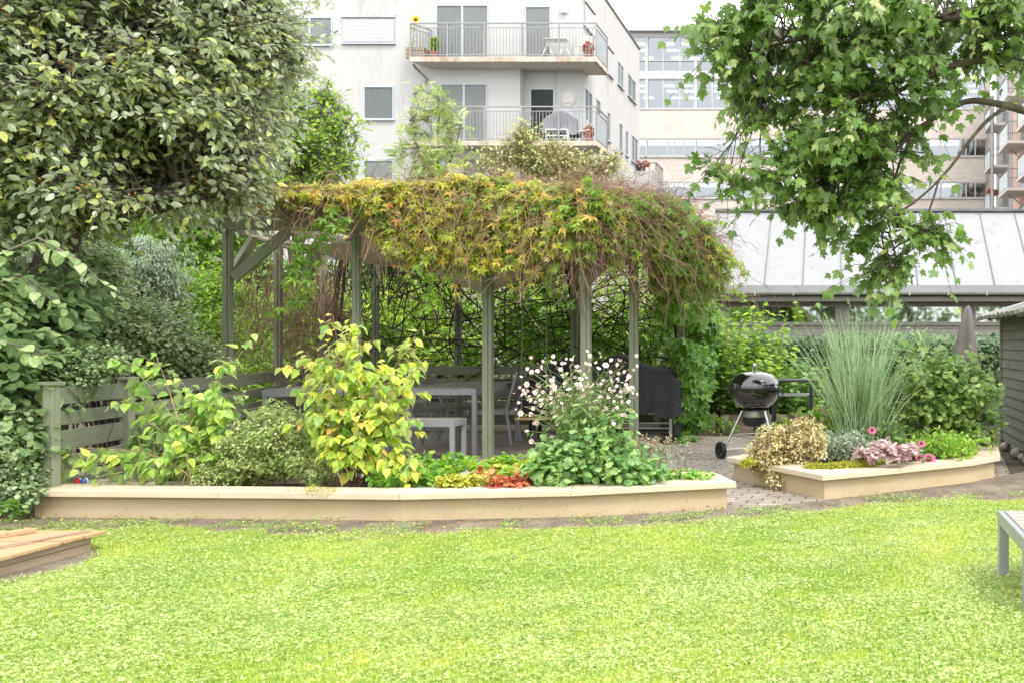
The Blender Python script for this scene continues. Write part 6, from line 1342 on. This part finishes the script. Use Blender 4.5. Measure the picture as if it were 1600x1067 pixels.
# little rear balcony seen past the corner
yr = YB+.2; sr_ = F/yr; xr = lambda px: (px-CX)/sr_; zr_ = lambda py: EYE+(CY-py)/sr_
t = thing('corner_balcony', 'small projecting balcony at the white building\'s far corner', 'balcony', (xr(1015),yr,zr_(330)))
MB().box(XC+.01,xr(1032),yr-1.1,yr+.6,zr_(330)-.15,zr_(330)).build('slab', M['slab_edge'], t)
MB().box(XC+.01,xr(1030),yr-1.02,yr-1.0,zr_(330)+.001,zr_(274)).build('parapet', M['plaster'], t)
b = MB(); b.bar([XC+.02,yr-1.05,zr_(262)],[xr(1032),yr-1.05,zr_(262)],.05,.05); b.bar([xr(1032),yr-1.05,zr_(262)],[xr(1032),yr+.6,zr_(262)],.05,.05)
for i in range(7): q = xr(1032); b.bar([q,yr-1.05+i*.27,zr_(330)],[q,yr-1.05+i*.27,zr_(262)],.03,.03)
for i in range(4): q = XC+.05+(xr(1032)-XC-.05)*i/3; b.bar([q,yr-1.05,zr_(274)],[q,yr-1.05,zr_(262)],.03,.03)
b.build('railing', M['rail'], t)
MB().box(XC+.05,xr(1014),yr-.98,yr-.75,zr_(274),zr_(268)).build('flower_box', M['black_metal'], t); fa = FA(); blob(fa, (xr(1010),yr-.87,zr_(266)+.1), (.35,.12,.14), 160, ROUND, .09, .5, .35); fa.build('flowers', L['ember'], t)

# =============================================================== brick office building behind
YO = 63.0; s = F/YO; xo = lambda px: (px-CX)/s; zo = lambda py: EYE+(CY-py)/s
of = thing('office_building', 'pale brick office block with glazed top floors', 'building', (-3, 64, 0))
X0, X1 = -26.0, xo(1541)
b = MB()
bands = [(172,217),(245,285),(310,352),(380,700)]
for y0, y1 in bands: b.box(X0,X1,YO,YO+.4,max(zo(y1),0),zo(y0))
b.box(X1-.02,X1+.38,YO+.41,YO+14,0,zo(60)); b.build('brick_wall', M['brick'], of)
b = MB(); b.box(X0-.3,X1+.2,YO-.5,YO+14,zo(52),zo(46)); b.box(X0,X1,YO+.0,YO+.3,zo(57),zo(52)-.001); b.box(X0,X1,YO-.06,YO+.25,zo(124),zo(113)); b.box(X0,X1,YO-.06,YO+.25,zo(172),zo(170)); b.build('roof_and_spandrels', M['office_metal'], of)
bay = 3.45
k0 = int((X0-xo(1087))/bay)
cols = [xo(1087)+bay*i for i in range(k0, 12) if X0 < xo(1087)+bay*i < X1]
for zi, (yt, yb_, hl) in enumerate(((57,113,True),(124,171,True),(217,245,False),(285,310,False),(352,380,False))):
    z1, z0 = zo(yt), zo(yb_); fl = MB()
    if hl:     # real rooms behind the glazing
        fl.box(X0,X1,YO+.5,YO+9,z0-.12,z0-.001); fl.box(X0,X1,YO+.5,YO+9,z1+.001,z1+.12); fl.box(X0,X1,YO+9,YO+9.2,z0,z1)
        for c_ in cols[::2]: fl.box(c_+.6,c_+.7,YO+3,YO+8.9,z0,z1-.01)
    else: fl.box(X0,X1,YO+2.5,YO+2.6,z0-.05,z1+.05)
    fl.build('room_interior', M['room'] if hl else M['room_dark'], of)
    if hl:
        lm = MB()
        for c_ in cols:
            for q in (.9, 2.2):
                for yy in (1.4, 2.8, 4.6): lm.box(c_+q,c_+q+.75,YO+yy,YO+yy+.28,z1-.09,z1-.03)
        lm.build('ceiling_lamps', M['lamp'], of)
    for c_ in cols:
        c1_ = c_+bay
        if c1_ > X1: c1_ = X1-.01
        f = MB(); w_ = .22 if hl else .12
        f.box(c_-w_/2,c_+w_/2,YO-.04,YO+.2,z0,z1)
        for q in ((.34,.68) if hl else (.44,.56,.76)): xx = c_+(c1_-c_)*q; f.box(xx-.04,xx+.04,YO-.0,YO+.15,z0,z1)
        f.box(c_+w_/2,c1_-w_/2,YO+.02,YO+.12,z0,z0+.08); f.box(c_+w_/2,c1_-w_/2,YO+.02,YO+.12,z1-.08,z1)
        if hl and zi == 0: f.box(c_+w_/2,c1_-w_/2,YO-.02,YO+.02,z0+.75,z0+.81)
        fo = f.build('window', M['office_frame'], of)
        MB().box(c_+w_/2,c1_-w_/2,YO+.06,YO+.075,z0+.08,z1-.08).build('pane', M['pane_office'], fo)
        if not hl: MB().box(c_-.1,c1_,YO-.09,YO-.005,z0-.09,z0).build('sill', M['office_frame'], fo)

# residential wing with balconies at the far right
wg = thing('balcony_wing', 'salmon and white apartment wing with stacked balconies at the far right', 'building', (12, 55, 0))
MB().box(11.15,20,44,62.9,0,20).build('wall', M['pinkwall'], wg)
MB().box(11.06,11.149,57.2,62.9,0,20).build('white_wall', M['plaster'], wg)
for zz in (4.6, 7.4, 10.2, 12.95, 15.7):
    for (y0, y1) in ((58.2,60.6),(52.2,55.2),(46.5,49.5)):
        z0 = zz+(0 if y0 < 58 else -.25)
        sb_ = MB().box(9.85,11.05,y0,y1,z0-.18,z0).build('balcony', M['soffit'], wg)
        r = MB(); r.bar([9.88,y0+.03,z0+1.1],[9.88,y1-.03,z0+1.1],.05,.05); r.bar([9.88,y0+.03,z0+1.1],[11.04,y0+.03,z0+1.1],.05,.05); r.bar([9.88,y1-.03,z0+1.1],[11.04,y1-.03,z0+1.1],.05,.05)
        for i in range(10): r.bar([9.92+i*.12,y0+.03,z0],[9.92+i*.12,y0+.03,z0+1.08],.02,.02)
        for yy in (y0+.03, y1-.03): r.bar([9.88,yy,z0],[9.88,yy,z0+1.1],.05,.05)
        r.build('railing', M['rail'], sb_)
        MB().box(9.895,9.905,y0+.08,y1-.08,z0+.08,z0+1.0).build('railing_panel', M['frosted'], sb_)
        MB().bar([11.14,(y0+y1)/2,z0-.9],[10.2,(y0+y1)/2,z0-.2],.06,.06).build('bracket', M['rail'], sb_)
        d_ = MB().box(11.10 if y0 < 58 else 11.03,11.148 if y0 < 58 else 11.059,y0+.5,y1-.5,z0,z0+2.15).build('balcony_door', M['office_frame'], wg)
        MB().box(11.085 if y0 < 58 else 11.02,11.099 if y0 < 58 else 11.029,y0+.62,y1-.62,z0+.12,z0+2.03).build('pane', M['pane'], d_)
MB().tube([(9.9,57.6,0),(9.9,57.6,17)], .11, 10).build('column', M['rail'], wg)
for lb, y_, z_ in (('red flowers hanging on a balcony of the salmon wing',52.4,7.4),('pink flower box on the far white-walled balcony',58.5,9.95)):
    t = thing('balcony_flowers', lb, 'flowers', (10.0,y_,z_+1.1)); fa = FA(); blob(fa, (10.1,y_-.12,z_+1.0), (.45,.2,.22), 300, ROUND, .11, .4, .3); fa.build('flowers', L['ember'], t); MB().box(9.7,10.5,y_-.2,y_-.02,z_+.72,z_+.92).build('box', M['white_paint'], t)
